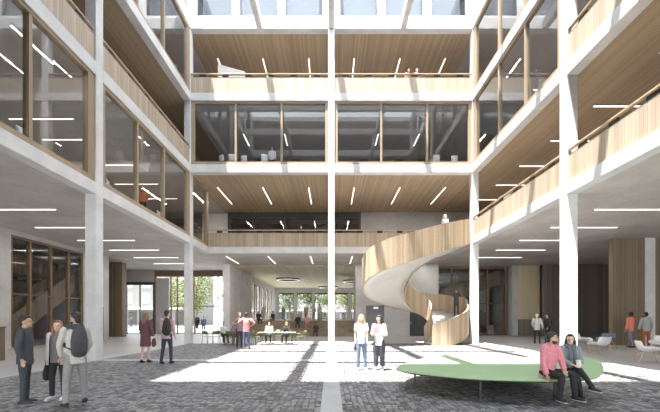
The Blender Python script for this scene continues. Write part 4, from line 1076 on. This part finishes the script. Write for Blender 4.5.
o = lounge(M['blue_shell']); o.location = pos(606.5,18.8); o.rotation_euler = (0,0,R(-60)); tag(o,'dark blue-grey lounge chair behind the white one near the brown panel','chair')
t = tag(empty('coffee_table', pos(593,17.3)), 'low round coffee table with ash legs between the lounge chairs', 'table')
MB().lathe([(0,.38),(.38,.38),(.4,.395),(.38,.41),(0,.41)], seg=28).build('tabletop', M['leg_wood'], t)
for a in range(3): MB().tube([(.33*math.cos(a*2.1),.33*math.sin(a*2.1),0),(.2*math.cos(a*2.1),.2*math.sin(a*2.1),.38)],.015,6).build('leg', M['leg_wood'], t)
# office things that show over the sills
def office_chair(x,y,z,d,lab):
    o = tag(empty('office_chair',(x,y,z),R(d)), lab, 'chair', 'white office chairs')
    rows_ = [[(q*.11, .22+.06*(zz-.5)-.05*abs(q)/2, zz) for q in (-2,-1,0,1,2)] for zz in (.52,.68,.84,.97)]
    solid('backrest', rows_, .04, M['white'], o)
    MB().box(-.23,.23,-.22,.22,.44,.50).build('seat', M['white'], o, bevel=.02)
    MB().tube([(0,0,.08),(0,0,.44)],.025,8).build('stem', M['dark'], o)
    for a in range(5): MB().tube([(0,0,.08),(.27*math.cos(a*1.257),.27*math.sin(a*1.257),.04)],.018,6).build('leg', M['dark'], o)
for x,y,z,d,lab in ((-7.2,23.4,L2t,150,'white office chair in second floor back room, closest to west corner'),(-6.6,23.3,L2t,190,'white office chair in second floor back room beside the mullion west of centre'),(-5.8,23.5,L2t,170,'white office chair in second floor back room between west mullions'),
        (-4.5,23.3,L2t,200,'white office chair beside the person in white shirt upstairs'),(7.0,23.4,L2t,170,'white office chair in second floor back room near the east mullion'),(8.2,23.5,L2t,180,'white office chair in second floor back room closest to east corner'),
        (-9.7,14.9,L1t,90,'white office chair behind west office glazing beside the close column'),(-9.8,15.7,L1t,110,'white office chair in west office, second past the close column'),(-9.75,20.2,L1t,90,'white office chair in west office near the far corner'),(-9.8,11.3,L1t,70,'white office chair in west office front bay')):
    office_chair(x,y,z,d,lab)
for x,y,z,lab in ((-11.2,12.3,L1t,'white desk behind west office glazing of the front bay'),(-11.0,15.3,L1t,'white desk behind west office glazing past the close column'),(-6.9,25.2,L2t,'white desk in second floor back room, west part'),(7.5,25.2,L2t,'white desk in second floor back room, east part')):
    o = tag(empty('office_desk',(x,y,z)), lab, 'desk', 'white office desks')
    MB().box(-.5,.5,-.8,.8,.70,.73).build('desktop', M['white'], o)
    for sx in (-1,1):
        for sy in (-1,1): MB().box(sx*.45-.02,sx*.45+.02,sy*.75-.02,sy*.75+.02,0,.7).build('leg', M['lamp_body'], o)
# white sloping panels on the galleries
o = tag(empty('display_panel',(0,0,0)), 'white slope-topped panel standing behind the third floor handrail', 'panel')
x0,x1,y = (218.2-HX)/F*23.9,(245-HX)/F*23.9,23.9
MB().hexa([(x0,y,L3t),(x1,y,L3t),(x1,y+.12,L3t),(x0,y+.12,L3t)],[(x0,y,E+(HY-64)/F*y),(x1,y,E+(HY-71.5)/F*y),(x1,y+.12,E+(HY-71.5)/F*y),(x0,y+.12,E+(HY-64)/F*y)]).build('panel_board', M['white'], o)
MB().box(x0-.03,x0,y-.02,y+.14,L3t,E+(HY-64)/F*y).build('panel_edge', M['lamp_body'], o)
o = tag(empty('display_panel',(0,0,0)), 'white slope-topped panel behind the first floor east handrail', 'panel')
x,y0,y1 = 9.9,18.5,20.6
MB().hexa([(x,y0,L1t),(x+.12,y0,L1t),(x+.12,y1,L1t),(x,y1,L1t)],[(x,y0,L1t+1.45),(x+.12,y0,L1t+1.45),(x+.12,y1,L1t+1.95),(x,y1,L1t+1.95)]).build('panel_board', M['white'], o)
o = tag(empty('bench_counter',(-12.75,13.3,0)), 'dark brown wooden counter at the picture edge by west wall', 'counter')
MB().box(-.6,.12,-.25,.25,0,1.25).build('counter_body', M['brown_slat'], o); MB().box(-.63,.15,-.28,.28,1.25,1.30).build('counter_top', M['brown_frame'], o)

# ------------------------------------------------------------------ outside
def leaf_crown(o, c, r, n, mat, size):
    rnd = random.random; m = MB()
    blobs = [(V((c[0]+(rnd()-.5)*r*1.1, c[1]+(rnd()-.5)*r*1.1, c[2]+(rnd()-.5)*r*1.1)), r*(.40+.3*rnd())) for _ in range(9)]
    for _ in range(n):
        b, br = random.choice(blobs)
        d = V((random.gauss(0,1),random.gauss(0,1),random.gauss(0,1))).normalized(); p = b+d*br*(rnd()**.4)
        u = V((random.gauss(0,1),random.gauss(0,1),random.gauss(0,.6))).normalized(); w_ = u.cross(V((rnd()-.5,rnd()-.5,rnd()))).normalized()
        s = size*(.6+.8*rnd()); k = len(m.v); mid = p+u.cross(w_)*s*.15
        m.v += [tuple(p-u*s), tuple(mid-w_*s*.5), tuple(p+u*s), tuple(mid+w_*s*.5)]; m.f += [(k,k+1,k+2),(k,k+2,k+3)]
    me = m.mesh('foliage', mat, recalc=False); return link('foliage', me, o)
def tree(x, y, h, r, mat, label, n=1400, size=.2):
    o = tag(empty('tree',(x,y,-.02)), label, 'tree', 'trees on the plaza')
    tr = MB().tube([(0,0,0),(.05,.03,h*.35),(-.04,.06,h*.6),(0,0,h*.85)],[.16,.13,.10,.03],8)
    for a in range(5):
        an = a*1.3; tr.tube([(0,0,h*(.35+.07*a)),(r*.5*math.cos(an),r*.5*math.sin(an),h*(.55+.07*a))],[.07,.025],6)
    tr.build('trunk', M['bark'], o, True)
    leaf_crown(o, (0,0,h*.66), r, n, mat, size)
tree(-21.2,55,9.0,3.6,M['leaf2'],'broad yellow-green tree seen through the tall entrance glazing beside the pier',2600)
tree(-27.5,60,8.5,3.0,M['leaf2'],'yellow-green tree seen through the entrance doors before the white block',1600)
tree(-17.0,64,9.5,3.4,M['leaf'],'green tree outside, next to the concrete pier edge',1800)
for i,(x,y,h,r,mt) in enumerate(((-8.0,66,8.0,3.0,'leaf'),(-4.2,62,8.4,2.7,'leaf'),(-.8,69,8.6,2.9,'leaf'),(2.6,62,8.0,2.7,'leaf2'),(5.6,66,8.0,3.0,'leaf'),(-13.5,50,8.0,2.8,'leaf2'),(-14.5,58,8.5,2.8,'leaf'))):
    tree(x,y,h,r,M[mt],'tree outside hall windows, ' + ['beyond the window at the west corner','beyond the second rear window','behind the centre column','beyond the window east of centre column','beyond the easternmost rear window','beyond the hall side windows, closer one','beyond the hall side windows, farther one'][i],1500)
def block(x0,x1,y0,y1,h,label,nx,nz,mat):
    o = tag(empty('building',((x0+x1)/2,y0,0)), label, 'building')
    cx_ = (x0+x1)/2
    MB().box(x0-cx_,x1-cx_,0,y1-y0,3.6,h).box(x0-cx_,x1-cx_,.4,y1-y0,0,3.6).build('building_wall', mat, o)
    MB().box(x0-cx_-.3,x1-cx_+.3,-.3,y1-y0+.3,h,h+.4).build('building_roof', M['lamp_body'], o)
    MB().box(x0-cx_+.3,x1-cx_-.3,-.9,.0,3.3,3.6).build('canopy', M['white'], o)
    for i in range(nx):
        for j in range(nz):
            wx = x0-cx_+(i+.5)*(x1-x0)/nx; wz = 4.6+j*3.0
            f = MB().box(wx-.75,wx+.75,-.06,.02,wz,wz+1.9).build('building_window', M['white'], o)
            MB().box(wx-.65,wx-.04,-.08,-.05,wz+.1,wz+1.8).box(wx+.04,wx+.65,-.08,-.05,wz+.1,wz+1.8).build('pane', M['blind'], f)
        MB().box(x0-cx_+(i+.1)*(x1-x0)/nx, x0-cx_+(i+.9)*(x1-x0)/nx, .33,.40,.3,2.9).build('shop_window', M['shop'], o)
block(-60,-28.2,70,84,16,'white rendered apartment block with shop fronts seen through the entrance doors',9,4,M['render'])
block(-27,-6,92,104,12,'pale building far across the plaza behind the trees',7,3,M['render'])
block(-4,26,96,108,11,'pale building beyond the trees outside the rear hall windows',9,3,M['render'])
# labels speak of left and right as the photograph shows them
import re
for o in SC.objects:
    if 'label' in o:
        t = o['label']
        for a, b in (('easternmost','rightmost'),('west','left'),('east','right')): t = re.sub(r'\b%s\b' % a, b, t)
        o['label'] = t
    if 'group' in o: o['group'] = re.sub(r'\beast\b', 'right', re.sub(r'\bwest\b', 'left', o['group']))
